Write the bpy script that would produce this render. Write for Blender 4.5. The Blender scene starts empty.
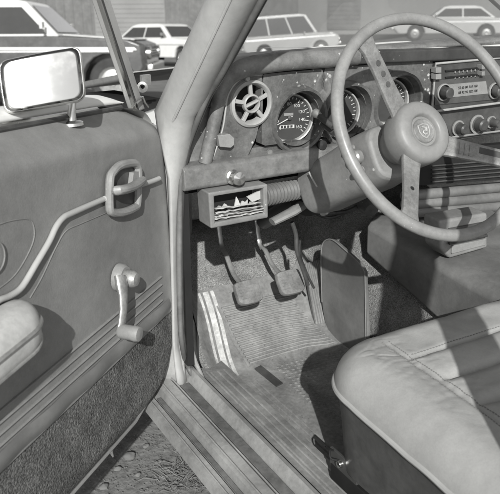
import bpy, bmesh, math, random
from mathutils import Vector, Matrix, noise
random.seed(7)
scene = bpy.context.scene
col = scene.collection
PI = math.pi

# ------------------------------------------------------------------ camera (solved from the photograph)
CAM = Vector((-0.423, -1.203, 1.11))
YAW, PITCH, ROLL, FPX = math.radians(29.46), math.radians(20.8), math.radians(-0.35), 764.9
fw = Vector((math.sin(YAW)*math.cos(PITCH), math.cos(YAW)*math.cos(PITCH), -math.sin(PITCH)))
rt0 = Vector((math.cos(YAW), -math.sin(YAW), 0)); up0 = rt0.cross(fw)
RT = rt0*math.cos(ROLL) + up0*math.sin(ROLL); UP = RT.cross(fw)
def ray(px, py): return fw + RT*((px-250)/FPX) - UP*((py-247)/FPX)
def cast(px, py, n, p0):
    d = ray(px, py); n = Vector(n); return CAM + d*(n.dot(Vector(p0)-CAM)/n.dot(d))
def Xp(px, py, x): return cast(px, py, (1, 0, 0), (x, 0, 0))
def Yp(px, py, y): return cast(px, py, (0, 1, 0), (0, y, 0))
def Zp(px, py, z): return cast(px, py, (0, 0, 1), (0, 0, z))
def Dp(px, py, d): return CAM + ray(px, py)*d

cd = bpy.data.cameras.new('camera'); cam = bpy.data.objects.new('camera', cd); col.objects.link(cam)
cd.sensor_width = 36; cd.lens = FPX/500*36; cd.dof.use_dof = True; cd.dof.focus_distance = 1.38; cd.dof.aperture_fstop = 13; cd.clip_start = 0.02; cd.clip_end = 2000
M = Matrix.Identity(4)
for i, v in enumerate((RT, UP, -fw)):
    for j in range(3): M[j][i] = v[j]
M.translation = CAM; cam.matrix_world = M
scene.camera = cam

# ------------------------------------------------------------------ materials
TINT = (1.0, 1.0, 0.975)
def mat(name, v, rough=.5, metal=0.0, var=.18, scale=8, fine=0.0, fscale=300, bump=0.0, bscale=200, bdist=.002,
        spots=0.0, spotv=.6, spotscale=90, coat=0.0, spec=.4, dust=0.0, emit=0, grime=0.0, gscale=9.0):
    m = bpy.data.materials.new(name); m.use_nodes = True
    nt = m.node_tree; N = nt.nodes; L = nt.links; N.clear()
    out = N.new('ShaderNodeOutputMaterial'); b = N.new('ShaderNodeBsdfPrincipled'); L.new(b.outputs[0], out.inputs[0])
    b.inputs['Roughness'].default_value = rough; b.inputs['Metallic'].default_value = metal
    b.inputs['Specular IOR Level'].default_value = spec
    if coat: b.inputs['Coat Weight'].default_value = coat; b.inputs['Coat Roughness'].default_value = .15
    tc = N.new('ShaderNodeTexCoord'); co = tc.outputs['Object']
    def ntex(sc, det=4, ro=.6):
        t = N.new('ShaderNodeTexNoise'); t.inputs['Scale'].default_value = sc; t.inputs['Detail'].default_value = det
        t.inputs['Roughness'].default_value = ro; L.new(co, t.inputs['Vector']); return t.outputs['Fac']
    def math_(op, a, bb):
        n = N.new('ShaderNodeMath'); n.operation = op
        for i, q in enumerate((a, bb)):
            if isinstance(q, (int, float)): n.inputs[i].default_value = q
            else: L.new(q, n.inputs[i])
        return n.outputs[0]
    def rng(f, a, bb, c, d):
        n = N.new('ShaderNodeMapRange'); L.new(f, n.inputs[0])
        for i, q in enumerate((a, bb, c, d)): n.inputs[i+1].default_value = q
        return n.outputs[0]
    f = rng(ntex(scale, 6, .65), .28, .72, 1-var, 1+var)
    val = math_('MULTIPLY', f, v)
    if fine: val = math_('MULTIPLY', val, rng(ntex(fscale, 2), .3, .7, 1-fine, 1+fine))
    if grime:
        val = math_('MULTIPLY', val, rng(ntex(gscale, 9, .78), .40, .60, 1-grime, 1.0))
        val = math_('MULTIPLY', val, rng(ntex(gscale*7.3, 5, .7), .36, .58, 1-grime*.6, 1.0))
    if dust:
        w = rng(ntex(scale*.6+3, 7, .75), .45, .75, 0, dust)
        mx = N.new('ShaderNodeMix'); mx.data_type = 'FLOAT'; L.new(w, mx.inputs[0]); L.new(val, mx.inputs[2]); mx.inputs[3].default_value = .42
        val = mx.outputs[0]
    if spots:
        vo = N.new('ShaderNodeTexVoronoi'); vo.inputs['Scale'].default_value = spotscale; L.new(co, vo.inputs['Vector'])
        sz = rng(ntex(22, 2), .42, .72, 0, .25*spots)
        lt = math_('LESS_THAN', vo.outputs['Distance'], sz)
        lt = math_('MULTIPLY', lt, rng(ntex(spotscale*2, 2), .35, .6, .15, .8))
        mx = N.new('ShaderNodeMix'); mx.data_type = 'FLOAT'; L.new(lt, mx.inputs[0]); L.new(val, mx.inputs[2]); mx.inputs[3].default_value = spotv
        val = mx.outputs[0]
    cc = N.new('ShaderNodeCombineColor')
    for i in range(3): L.new(math_('MULTIPLY', val, TINT[i]), cc.inputs[i])
    L.new(cc.outputs[0], b.inputs['Base Color'])
    L.new(rng(ntex(scale*2.3, 4), .3, .7, max(rough-.08, .02), min(rough+.1, 1)), b.inputs['Roughness'])
    if bump:
        bp = N.new('ShaderNodeBump'); bp.inputs['Strength'].default_value = bump; bp.inputs['Distance'].default_value = bdist
        L.new(ntex(bscale, 3, .55), bp.inputs['Height']); L.new(bp.outputs[0], b.inputs['Normal'])
    if emit: b.inputs['Emission Strength'].default_value = emit
    return m

def glassy(name, veil_lo, veil_hi, v=.7, gloss=.06, scale=3.0):
    m = bpy.data.materials.new(name); m.use_nodes = True
    nt = m.node_tree; N = nt.nodes; L = nt.links; N.clear()
    out = N.new('ShaderNodeOutputMaterial'); tr = N.new('ShaderNodeBsdfTransparent'); df = N.new('ShaderNodeBsdfDiffuse')
    tl = N.new('ShaderNodeBsdfTranslucent'); gl = N.new('ShaderNodeBsdfGlossy'); gl.inputs['Roughness'].default_value = .03
    df.inputs[0].default_value = (v, v, v*.98, 1); tl.inputs[0].default_value = (v, v, v*.98, 1)
    tc = N.new('ShaderNodeTexCoord'); nz = N.new('ShaderNodeTexNoise'); nz.inputs['Scale'].default_value = scale; nz.inputs['Detail'].default_value = 8; nz.inputs['Roughness'].default_value = .7
    L.new(tc.outputs['Object'], nz.inputs['Vector'])
    mr = N.new('ShaderNodeMapRange'); L.new(nz.outputs['Fac'], mr.inputs[0])
    for i, q in enumerate((.3, .7, veil_lo, veil_hi)): mr.inputs[i+1].default_value = q
    a = N.new('ShaderNodeMixShader'); a.inputs[0].default_value = .5; L.new(df.outputs[0], a.inputs[1]); L.new(tl.outputs[0], a.inputs[2])
    b = N.new('ShaderNodeMixShader'); L.new(mr.outputs[0], b.inputs[0]); L.new(tr.outputs[0], b.inputs[1]); L.new(a.outputs[0], b.inputs[2])
    c = N.new('ShaderNodeMixShader'); c.inputs[0].default_value = gloss; L.new(b.outputs[0], c.inputs[1]); L.new(gl.outputs[0], c.inputs[2])
    L.new(c.outputs[0], out.inputs[0]); return m

MT = dict(
    paint=mat('faded_paint', .41, .5, var=.10, scale=5, bump=.15, bscale=60, dust=.25, coat=.05, spots=.25, spotv=.25, spotscale=60, grime=0.12, gscale=9),
    paintw=mat('pale_paint', .72, .35, var=.06, scale=5, dust=.15, coat=.3),
    trim=mat('door_vinyl', .20, .5, var=.12, scale=6, fine=.06, fscale=500, bump=.35, bscale=420, bdist=.0008, dust=.22, grime=0.12, gscale=9),
    trimlight=mat('door_piping_vinyl', .36, .45, var=.1, scale=10, bump=.2, bscale=400, bdist=.0006, dust=.15),
    trimband=mat('door_band_vinyl', 0.15, .42, var=.15, scale=14, bump=.2, bscale=400, bdist=.0006, dust=.2),
    felt=mat('footwell_felt', 0.4, .9, var=.2, scale=9, fine=.25, fscale=200, bump=.5, bscale=180, bdist=.002, dust=.3, spec=.1, grime=0.2, gscale=20),
    sealgrey=mat('worn_rubber_seal', .10, .45, var=.2, scale=14, dust=.3),
    dark=mat('dark_padding', .035, .5, var=.3, scale=14, dust=.08, spots=.6, spotv=.4, spotscale=85),
    paletop=mat('pale_dash_vinyl', 0.72, .6, var=.15, scale=6, dust=.3),
    postgrey=mat('door_post_paint', 0.34, .4, var=.15, scale=8, dust=.3, coat=.15, grime=.35, gscale=10),
    pedalrubber=mat('pedal_rubber', 0.2, .55, var=.2, scale=30, dust=.3, grime=.35, gscale=40),
    bonnetgrey=mat('bonnet_paint', .34, .45, var=.12, scale=6, dust=.3, grime=.2, gscale=8),
    tread=mat('sill_tread_rubber', .12, .5, var=.2, scale=10, dust=.35, grime=.3, gscale=20),
    radioface=mat('radio_face', .085, .35, metal=.3, var=.2, scale=30, dust=.12),
    framemetal=mat('window_frame_paint', .46, .3, metal=.4, var=.1, scale=14, dust=.15),
    thread=mat('seat_thread', .16, .8, var=.2, scale=40),
    armpad=mat('armrest_pad', 0.52, .45, var=.08, scale=8, bump=.2, bscale=330, bdist=.0006, dust=.12, grime=0.2, gscale=14),
    crank=mat('crank_metal', 0.36, .35, metal=.35, var=.1, scale=20, dust=.1, grime=0.35, gscale=30),
    carpet=mat('door_carpet', 0.14, .95, var=.25, scale=30, fine=.55, fscale=330, bump=1.0, bscale=260, bdist=.004, spec=.1, grime=0.3, gscale=12),
    tcarpet=mat('tunnel_carpet', 0.28, .95, var=.2, scale=20, fine=.6, fscale=420, bump=1.0, bscale=380, bdist=.004, spec=.1, dust=.2, grime=0.3, gscale=12),
    dash=mat('dash_vinyl', 0.125, .5, var=.2, scale=9, fine=.08, fscale=300, bump=.3, bscale=300, bdist=.0008, dust=.28, spots=1.25, spotv=.62, spotscale=85, grime=0.38, gscale=20),
    pad=mat('dash_pad_vinyl', 0.165, .5, var=.15, scale=8, bump=.3, bscale=350, bdist=.0008, dust=.42, spots=.9, spotv=.6, spotscale=85, grime=0.3, gscale=20),
    darkplastic=mat('dark_plastic', .05, .42, var=.25, scale=15, dust=.15, spots=.4, spotv=.4),
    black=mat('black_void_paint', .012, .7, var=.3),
    greyplastic=mat('grey_plastic', 0.24, .45, var=.12, scale=25, dust=.2, spots=.3, grime=0.15, gscale=40),
    shroud=mat('column_plastic', 0.205, .5, var=.14, scale=14, bump=.25, bscale=300, bdist=.0006, dust=.3, spots=.6, spotv=.5, spotscale=60, grime=0.16, gscale=20),
    ledge=mat('ledge_metal', 0.165, .45, var=.2, scale=12, dust=.35, spots=.4, grime=0.25, gscale=24),
    lightring=mat('pale_ring_plastic', 0.34, .4, var=.12, scale=30, dust=.2, grime=0.12, gscale=50),
    rim=mat('wheel_plastic', 0.23, .33, var=.12, scale=18, dust=.25, spots=.35, spotv=.6, spotscale=110, coat=.2, grime=0.18, gscale=30),
    hub=mat('hub_pad', 0.21, .5, var=.06, scale=12, bump=.15, bscale=300, bdist=.0005, dust=.15, grime=0.12, gscale=18),
    spoke=mat('spoke_metal', 0.26, .4, metal=.25, var=.2, scale=20, dust=.25, spots=.5, spotv=.1, spotscale=80, grime=0.32, gscale=40),
    chrome=mat('worn_chrome', .72, .2, metal=1, var=.1, scale=20),
    dullmetal=mat('dull_metal', .42, .38, metal=.6, var=.15, scale=20, dust=.2, grime=0.18, gscale=40),
    mirror=mat('mirror_glass', 0.4, .10, metal=1, var=.06, scale=9, dust=.1),
    rubber=mat('mat_rubber', 0.225, .6, var=.15, scale=12, fine=.12, fscale=160, dust=.5, bump=.15, bscale=250, bdist=.0006, grime=0.28, gscale=18),
    whitestripe=mat('mat_white_stripe', 0.6, .6, var=.2, scale=30, dust=.35, grime=0.3, gscale=30),
    blackrubber=mat('black_rubber', .03, .5, var=.2, scale=12, dust=.12, grime=0.3, gscale=20),
    seal=mat('rubber_seal', .045, .4, var=.2, scale=12, dust=.15),
    sill=mat('sill_paint', 0.3, .35, var=.2, scale=7, dust=.45, coat=.2, spots=.4, spotv=.12, spotscale=70, grime=0.26, gscale=18),
    scuff=mat('scuff_plate', 0.31, .4, metal=.1, var=.25, scale=9, dust=.5, spots=.5, spotv=.15, spotscale=90, grime=0.32, gscale=20),
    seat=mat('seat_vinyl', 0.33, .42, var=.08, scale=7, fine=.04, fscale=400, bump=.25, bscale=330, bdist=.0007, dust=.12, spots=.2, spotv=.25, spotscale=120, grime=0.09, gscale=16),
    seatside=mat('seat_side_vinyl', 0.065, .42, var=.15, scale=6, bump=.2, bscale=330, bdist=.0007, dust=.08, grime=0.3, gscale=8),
    piping=mat('seat_piping', 0.32, .4, var=.08, scale=20),
    console=mat('console_vinyl', 0.135, .45, var=.18, scale=7, bump=.3, bscale=300, bdist=.0007, dust=.25, grime=0.1, gscale=14),
    kick=mat('kick_panel_board', 0.34, .6, var=.15, scale=7, dust=.4, bump=.2, bscale=150, bdist=.001, grime=0.35, gscale=12),
    paper=mat('torn_paper', .42, .7, var=.15, scale=40),
    dial=mat('dial_face', 0.045, .6, var=.15, scale=30, spec=.15),
    marks=mat('dial_marks', 0.5, .5, var=.03),
    radioscale=mat('radio_scale', 0.22, .3, var=.15, scale=60),
    ground=mat('dusty_earth', 0.19, .95, var=.3, scale=2.2, fine=.22, fscale=60, bump=.45, bscale=45, bdist=.012, spec=.1),
    stone=mat('stone', 0.14, .9, var=.25, scale=30, bump=.4, bscale=80, bdist=.004),
    grass=mat('dry_grass', .16, .8, var=.3, scale=30),
    cardark=mat('grey_car_paint', 0.055, .3, var=.06, scale=3, dust=.15, coat=.4),
    carlight=mat('white_car_paint', 0.62, .3, var=.05, scale=3, coat=.4),
    carmid=mat('cream_car_paint', 0.42, .32, var=.06, scale=3, coat=.3),
    carglass=mat('car_window_glass', .05, .06, var=.1, spec=.9),
    tyre=mat('tyre_rubber', .04, .8, var=.2),
    wall=mat('corrugated_wall', 0.12, .7, var=.2, scale=.6, dust=.2),
    wallpale=mat('pale_render_wall', 0.21, .8, var=.12, scale=.7),
    leaf=mat('leaf', .085, .6, var=.3, scale=4),
    bark=mat('bark', .1, .9, var=.3, scale=8),
    wood=mat('weathered_plank', .16, .8, var=.25, scale=6),
    screen=glassy('dusty_windscreen_glass', .42, .62, .60),
    clear=glassy('gauge_glass', .02, .12, gloss=.04, scale=40),
)

# ------------------------------------------------------------------ mesh builder
class MB:
    def __init__(s): s.v = []; s.f = []; s.m = []; s.mats = []
    def mi(s, mt):
        if mt is None: mt = s.mats[0] if s.mats else 'trim'
        if mt not in s.mats: s.mats.append(mt)
        return s.mats.index(mt)
    def add(s, vs, fs, mt=None):
        o = len(s.v); k = s.mi(mt); s.v += [Vector(v) for v in vs]
        for f in fs: s.f.append([i+o for i in f]); s.m.append(k)
        return s
    def box(s, c, size, mt=None, rot=None):
        c = Vector(c); h = Vector(size)/2; vs = []
        for x in (-1, 1):
            for y in (-1, 1):
                for z in (-1, 1):
                    p = Vector((x*h.x, y*h.y, z*h.z)); vs.append(c + (rot @ p if rot else p))
        return s.add(vs, [(0,1,3,2),(4,6,7,5),(0,4,5,1),(2,3,7,6),(0,2,6,4),(1,5,7,3)], mt)
    def prism(s, pts, ext, mt=None):
        pts = [Vector(p) for p in pts]; ext = Vector(ext); n = len(pts)
        fs = [list(range(n))[::-1], list(range(n, 2*n))] + [(i, (i+1) % n, n+(i+1) % n, n+i) for i in range(n)]
        return s.add(pts+[p+ext for p in pts], fs, mt)
    def loft(s, rings, mt=None, closed=True, cap=True):
        n = len(rings[0]); vs = [Vector(p) for r in rings for p in r]; fs = []
        for i in range(len(rings)-1):
            for j in range(n if closed else n-1):
                k = (j+1) % n; fs.append((i*n+j, i*n+k, (i+1)*n+k, (i+1)*n+j))
        if cap and closed: fs += [list(range(n))[::-1], list(range((len(rings)-1)*n, len(rings)*n))]
        return s.add(vs, fs, mt)
    def tube(s, path, r, mt=None, n=10, closed=False, flat=1.0, upv=None):
        path = [Vector(p) for p in path]; rings = []; L = len(path); ref = Vector(upv) if upv else None
        for i, p in enumerate(path):
            a = path[(i-1) % L] if (closed or i > 0) else p; b = path[(i+1) % L] if (closed or i < L-1) else p
            t = (b-a).normalized()
            if ref is None or abs(ref.dot(t)) > .98: ref = Vector((0,0,1)) if abs(t.z) < .9 else Vector((1,0,0))
            u = t.cross(ref).normalized(); w = u.cross(t)
            if upv is None: ref = w
            rr = r[i] if isinstance(r, (list, tuple)) else r
            rings.append([p + u*math.cos(2*PI*k/n)*rr + w*math.sin(2*PI*k/n)*rr*flat for k in range(n)])
        if closed: rings.append(rings[0])
        return s.loft(rings, mt, True, not closed)
    def lathe(s, prof, o, axis, mt=None, n=32, ref=None, sx=1.0):
        o = Vector(o); ax = Vector(axis).normalized(); ref = Vector(ref) if ref else (Vector((0,0,1)) if abs(ax.z) < .9 else Vector((1,0,0)))
        u = ref.cross(ax).normalized(); w = ax.cross(u)
        return s.loft([[o + ax*h + (u*math.cos(2*PI*k/n)*sx + w*math.sin(2*PI*k/n))*max(r, 1e-5) for k in range(n)] for r, h in prof], mt, True, False)
    def grid(s, fn, nu, nv, mt=None):
        vs = [fn(i/nu, j/nv) for i in range(nu+1) for j in range(nv+1)]; w = nv+1
        return s.add(vs, [(i*w+j, (i+1)*w+j, (i+1)*w+j+1, i*w+j+1) for i in range(nu) for j in range(nv)], mt)
    def blob(s, c, r, mt=None, n=10, jit=0.0):
        c = Vector(c); r = Vector(r) if not isinstance(r, (int, float)) else Vector((r, r, r)); rings = []
        for i in range(n+1):
            a = PI*i/n
            rings.append([c + Vector((r.x*max(math.sin(a), 1e-3)*math.cos(2*PI*k/(2*n)), r.y*max(math.sin(a), 1e-3)*math.sin(2*PI*k/(2*n)), r.z*math.cos(a)))*1 for k in range(2*n)])
        if jit:
            for rg in rings:
                for q in rg:
                    d = q-c; k = 1+jit*noise.noise(q*(1.3/max(r)) + c*7); q.xyz = c + d*k
        return s.loft(rings, mt)
    def build(s, name, parent=None, bevel=0.0, seg=2, sub=0, angle=35, solid=0.0, world=True, props=None):
        me = bpy.data.meshes.new(name)
        T = thing_inv(parent) if world else Matrix.Identity(4)
        me.from_pydata([T @ v for v in s.v], [], s.f); me.update()
        for k in s.mats: me.materials.append(MT[k])
        for p, k in zip(me.polygons, s.m): p.material_index = k; p.use_smooth = True
        bm = bmesh.new(); bm.from_mesh(me); bmesh.ops.remove_doubles(bm, verts=bm.verts, dist=1e-6)
        bmesh.ops.recalc_face_normals(bm, faces=bm.faces); bm.to_mesh(me); bm.free()
        o = bpy.data.objects.new(name, me); col.objects.link(o)
        if parent: o.parent = parent
        if solid: md = o.modifiers.new('solid', 'SOLIDIFY'); md.thickness = solid; md.offset = -1
        if bevel:
            md = o.modifiers.new('bevel', 'BEVEL'); md.width = bevel; md.segments = seg; md.limit_method = 'ANGLE'; md.angle_limit = math.radians(30)
            md.use_clamp_overlap = True; wn = o.modifiers.new('wn', 'WEIGHTED_NORMAL'); wn.keep_sharp = True
        elif not sub: me.set_sharp_from_angle(angle=math.radians(angle))
        if sub: md = o.modifiers.new('sub', 'SUBSURF'); md.levels = sub; md.render_levels = sub
        return o
def thing_inv(p):
    while p is not None and p.parent is not None: p = p.parent
    return p.matrix_world.inverted() if p is not None else Matrix.Identity(4)
def tag(o, label=None, cat=None, group=None, kind=None):
    for k, v in (('label', label), ('category', cat), ('group', group), ('kind', kind)):
        if v: o[k] = v
    return o
def thing(name, label, cat, loc=(0,0,0), mw=None, group=None):
    o = bpy.data.objects.new(name, None); col.objects.link(o); o.empty_display_size = .1
    if mw is not None: o.matrix_world = mw
    else: o.matrix_world = Matrix.Translation(Vector(loc))
    return tag(o, label, cat, group)
def ell(c, u, w, a, b, n=32): return [Vector(c)+Vector(u)*a*math.cos(2*PI*k/n)+Vector(w)*b*math.sin(2*PI*k/n) for k in range(n)]
def smooth_path(pts, n=6, closed=False):
    pts = [Vector(p) for p in pts]; out = []; L = len(pts)
    for i in range(L if closed else L-1):
        p0 = pts[(i-1) % L] if closed or i > 0 else pts[i]; p1 = pts[i]; p2 = pts[(i+1) % L]; p3 = pts[(i+2) % L] if closed or i+2 < L else p2
        for k in range(n):
            t = k/n; out.append(.5*((2*p1)+(p2-p0)*t+(2*p0-5*p1+4*p2-p3)*t*t+(3*p1-p0-3*p2+p3)*t**3))
    if not closed: out.append(pts[-1])
    return out
def lerp(a, b, t): return a+(b-a)*t
def sstep(a, b, x): t = min(1, max(0, (x-a)/(b-a))); return t*t*(3-2*t)

# ================================================================== THE OPEN CAR
car = thing('saloon_car', 'old left-hand-drive saloon with its driver door open, showing dashboard, steering wheel and front seat', 'car', (0.75, -0.6, 0))

# ---------------- door: local frame (s along the door from the hinge, z up, o towards the cabin side)
TH = math.radians(49.5); HN = Vector((0.0, -0.09, 0)); ED = Vector((-math.sin(TH), -math.cos(TH), 0)); ND = Vector((math.cos(TH), -math.sin(TH), 0))
def DR(s, z, o=0.0): return HN + ED*s + ND*o + Vector((0, 0, z))
def Dr(px, py, o=0.0): return cast(px, py, ND, HN+ND*o)
def ztop(s): return .885 + .088*s
def sfront(z):
    pts = [(.347, .02), (.355, -.02), (.372, -.075), (.395, -.108), (.43, -.130), (.50, -.136), (.60, -.136), (.70, -.134), (.766, -.130), (.81, -.122), (.84, -.110), (.860, -.095), (.872, -.078), (.880, -.058), (.886, -.030), (.8895, -.004), (1.2, -.004)]
    for (a, b), (c, d) in zip(pts, pts[1:]):
        if z <= c: return lerp(b, d, max(0, (z-a)/(c-a)))
    return pts[-1][1]
SEND = 1.02
ZC = .503
def dens(b): return 1-(1-b)**2
def pan(z0f, z1f, o, nu=40, nv=22):
    def fn(a, b):
        s = 0
        for _ in range(3):
            z = lerp(z0f(s), z1f(s), dens(b)); s0 = sfront(z); s = lerp(s0, SEND, a**1.5)
        z = lerp(z0f(s), z1f(s), dens(b))
        return DR(s, z, o(s, z))
    return fn
def osurf(s, z):
    o = -.045*sstep(ztop(s)-.055, ztop(s)+.002, z)**2       # rolls back to the window slot
    ed = s - sfront(z); o -= .016*(1-sstep(-.002, .034, ed))
    return o
door = MB()
door.grid(lambda a, b: pan(lambda s: .347, lambda s: ztop(s)-.062, lambda s, z: -.024)(a, b), 40, 24, 'paint')
door.grid(lambda a, b: pan(lambda s: .347, lambda s: ztop(s)-.004, lambda s, z: -.105)(a, b), 40, 24, 'paintw')
# front shut face and bottom, following the outline
out = []
for k in range(60):
    z = lerp(.347, .882, k/59); out.append((sfront(z), z))
door.grid(lambda a, b: DR(out[round(a*59)][0], out[round(a*59)][1], lerp(-.022, -.105, b)), 59, 3, 'paint')
door.grid(lambda a, b: DR(lerp(.02, SEND, a), .347, lerp(-.022, -.105, b)), 10, 3, 'paint')
door_o = door.build('door', car)
tag(door_o, 'open driver door with grey vinyl trim')
b = MB().grid(pan(lambda s: ZC, ztop, osurf), 70, 70, 'trim'); b.build('trim_panel', door_o, angle=180)
b = MB().grid(pan(lambda s: .350, lambda s: ZC, lambda s, z: -.004-.012*(1-sstep(0, .03, s-sfront(z)))-.01*(1-sstep(.35, .37, z))), 60, 24, 'carpet'); b.build('carpet_panel', door_o)
b = MB()     # piping round the lower edge of the carpet
b.tube([DR(sfront(z)+.004, z, -.016) for z in [.56-.207*k/30 for k in range(31)]] + [DR(.04+.98*k/10, .350, -.010) for k in range(11)], .0030, 'trim', n=8)
b.build('edge_welt', door_o)
b = MB()     # pressed ribs between vinyl and carpet
for z in (.586, .571, .556, .541): b.tube([DR(lerp(-.062, SEND, k/20), z, osurf(0.3, z)+.0012) for k in range(21)], .0026, 'trim', n=8, flat=.7)
b.build('trim_rib', door_o)
b = MB()
b.grid(lambda a, bb: DR(lerp(-.09, SEND, a), lerp(.507, .533, bb), osurf(.3, .52)+.003*math.sin(PI*bb)+.0015+.0012*math.sin(a*60)), 90, 8, 'trimband'); b.build('trim_band', door_o)
# outer shoulder (waist of the outer skin) with chrome strip
def shoulder(a, bb):
    s = lerp(-.085, SEND, a); q = sstep(0, .06, s+.085)
    th = bb*PI
    return DR(s, ztop(s)+.006 + .016*math.sin(th)*q**.5, -.062 - .055*(1-math.cos(th))/2*(.35+.65*q**.5))
b = MB().grid(shoulder, 50, 10, 'paintw'); b.build('window_shoulder', door_o, solid=.004)
b = MB().tube([DR(lerp(.02, SEND, k/20), ztop(lerp(.02, SEND, k/20))+.004, -.052) for k in range(21)], .0045, 'chrome', n=8)
b.build('waist_strip', door_o)
b = MB().box(DR(.5, 1, -.056)-Vector((0, 0, .068)), (.004, .004, .004), 'seal')
b = MB().tube([DR(lerp(-.045, SEND, k/20), ztop(lerp(.0, SEND, k/20))-.002, -.046) for k in range(21)], .004, 'seal', n=8); b.build('window_seal', door_o)
# window frame: front bar leaning back, then the top rail out of frame
def bar(offs, w, th, mt, d=0.0):
    pl = [cast(x, y, ND, HN+ND*offs)+ED*d for x, y in ((137, 110), (135, 104), (118, 52), (101, 0), (78, -70))]
    q = MB(); rings = []
    for p in pl:
        rings.append([p+ED*(-w/2)+ND*(th/2), p+ED*(w/2)+ND*(th/2), p+ED*(w/2)-ND*(th/2), p+ED*(-w/2)-ND*(th/2)])
    q.loft(rings, mt); return q
fr = bar(-.048, .024, .02, 'framemetal').build('window_frame', door_o, bevel=.003)
q = bar(-.0365, .0035, .004, 'seal', -.002)
q2 = bar(-.034, .0035, .006, 'chrome', .006); q.add(q2.v, q2.f, 'chrome'); q.build('glass_channel', door_o)
b = MB().prism([DR(.03, .905, -.05), DR(SEND, .985, -.05), DR(SEND, 1.26, -.05), DR(.175, 1.26, -.05)], ND*.003, 'clear'); 
# fixed hinge clip at the foot of the frame
b = MB().tube(smooth_path([Dr(x, y, -.03) for x, y in ((132, 107), (137, 100.5), (142, 97), (144.5, 102), (148, 107))]), .0022, 'chrome', n=6); b.build('frame_clip', door_o)
# pull strap / bent trim piping
b = MB()
pts = [Dr(x, y, .004) for x, y in ((-12, 308), (0, 300), (10, 296), (22, 287), (36, 264), (49, 242), (56, 227), (63, 218), (72, 213), (104.5, 198.7))]
b.tube(smooth_path(pts, 4), .0042, 'trimlight', n=12)
b.tube([Dr(x, y, .006) for x, y in ((104.5, 198.7), (106, 198))], .0040, 'trimlight', n=12)
b.tube(smooth_path([Dr(x, y, .006) for x, y in ((140, 185), (150, 182), (159, 178.5))], 4), .0042, 'trimlight', n=12)
b.build('trim_strip', door_o)
b = MB()      # embossed lines
b.tube(smooth_path([Dr(x, y, .0004) for x, y in ((-5, 226), (10, 221), (27, 219), (33, 224), (34, 238), (27, 256), (14, 276), (-3, 290))], 5), .0008, 'trim', n=6)
b.tube(smooth_path([Dr(x, y, .0004) for x, y in ((106, 213), (80, 224), (66, 231), (56, 247), (42, 277), (30, 298))], 5), .0008, 'trim', n=6)
b.tube(ell(Dr(-6, 258, .003), ED, (0, 0, 1), .020, .020, 24), .0010, 'trim', n=6, closed=True)
b.build('embossed_line', door_o)
# inner release handle
b = MB()
D_ = [(113, 172), (120, 165.5), (132, 163), (136.5, 165), (138, 172), (137.5, 202), (134, 208), (122, 212.5), (112, 212), (109.5, 206), (110, 180)]
b.tube(smooth_path([Dr(x, y, .010) for x, y in D_], 4, True), .0065, 'greyplastic', n=10, closed=True)
b.prism([Dr(x, y, .0045) for x, y in D_], ND*.002, 'darkplastic')
b.build('handle_escutcheon', door_o)
b = MB()
path = [Dr(x, y, o) for x, y, o in ((115.5, 191, .012), (117, 190.5, .022), (124, 189.5, .026), (131, 187.5, .024), (137, 184, .02), (142, 180, .012))]
b.tube(smooth_path(path, 4), [.0085]*20+[.0078], 'greyplastic', n=12, flat=.85)
b.prism([Dr(x, y, .004) for x, y in ((128, 172), (137, 170), (137, 184), (126, 186))], ND*.010, 'greyplastic')
b.build('release_handle', door_o, bevel=.001)
# window crank
cb = Dr(118, 277, .002)
b = MB(); b.lathe([(.0, .014), (.018, .014), (.021, .010), (.022, .004), (.022, 0)], cb, ND, 'greyplastic', 28); b.build('crank_escutcheon', door_o)
b = MB()
a0 = Dr(120, 276, .02); a1 = Dr(120, 331, .034)
arm = [lerp(a0, a1, t) + ND*(.006*math.sin(PI*t)) for t in (0, .15, .35, .6, .85, 1)]
b.lathe([(0, .034), (.010, .033), (.0135, .028), (.0135, .012), (.011, .008)], cb+ND*.0, ND, 'crank', 24)
b.tube(arm, [.0125, .0135, .0105, .0085, .008, .009], 'crank', n=14, flat=.6, upv=ND)
kn = a1 + ND*.0
b.lathe([(0, .0), (.0095, .0), (.0115, .004), (.0115, .022), (.0125, .028), (.011, .034), (0, .035)], kn - ND*.001, ND, 'greyplastic', 24)
b.build('window_crank', door_o)
# armrest: padded top with a bright edge moulding
def armsec(t):      # rounded pad section; t runs along the rest from its tip
    s_ = lerp(.335, 1.02, t); k = min(1, t/.085); k = math.sqrt(max(0, 1-(1-k)**2)); k = max(k, .04)
    zc = lerp(.700, .672, t); w_, h_ = .064*k, .030*k**.8; rg = []
    for j in range(28):
        a_ = 2*PI*j/28; ca, sa = math.cos(a_), math.sin(a_)
        rg.append(DR(s_, zc + h_*abs(sa)**.75*(1 if sa > 0 else -1)*(1.0 if sa > 0 else .9) + .006*k*(1-abs(ca)), .004 + w_*.5*(1+abs(ca)**.6*(1 if ca > 0 else -1))))
    return rg
TS = (0, .002, .006, .012, .02, .03, .042, .055, .07, .085, .12, .2, .35, .6, 1)
b = MB(); b.loft([armsec(t) for t in TS], 'armpad'); ar = b.build('armrest', door_o, angle=180)
b = MB()
for j, o_ in ((1, 0.), (25, 0.)): b.tube([armsec(t)[j] + ND*.0015 for t in TS[2:]], .0026, 'dullmetal', n=8)
b.build('armrest_moulding', ar)
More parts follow.
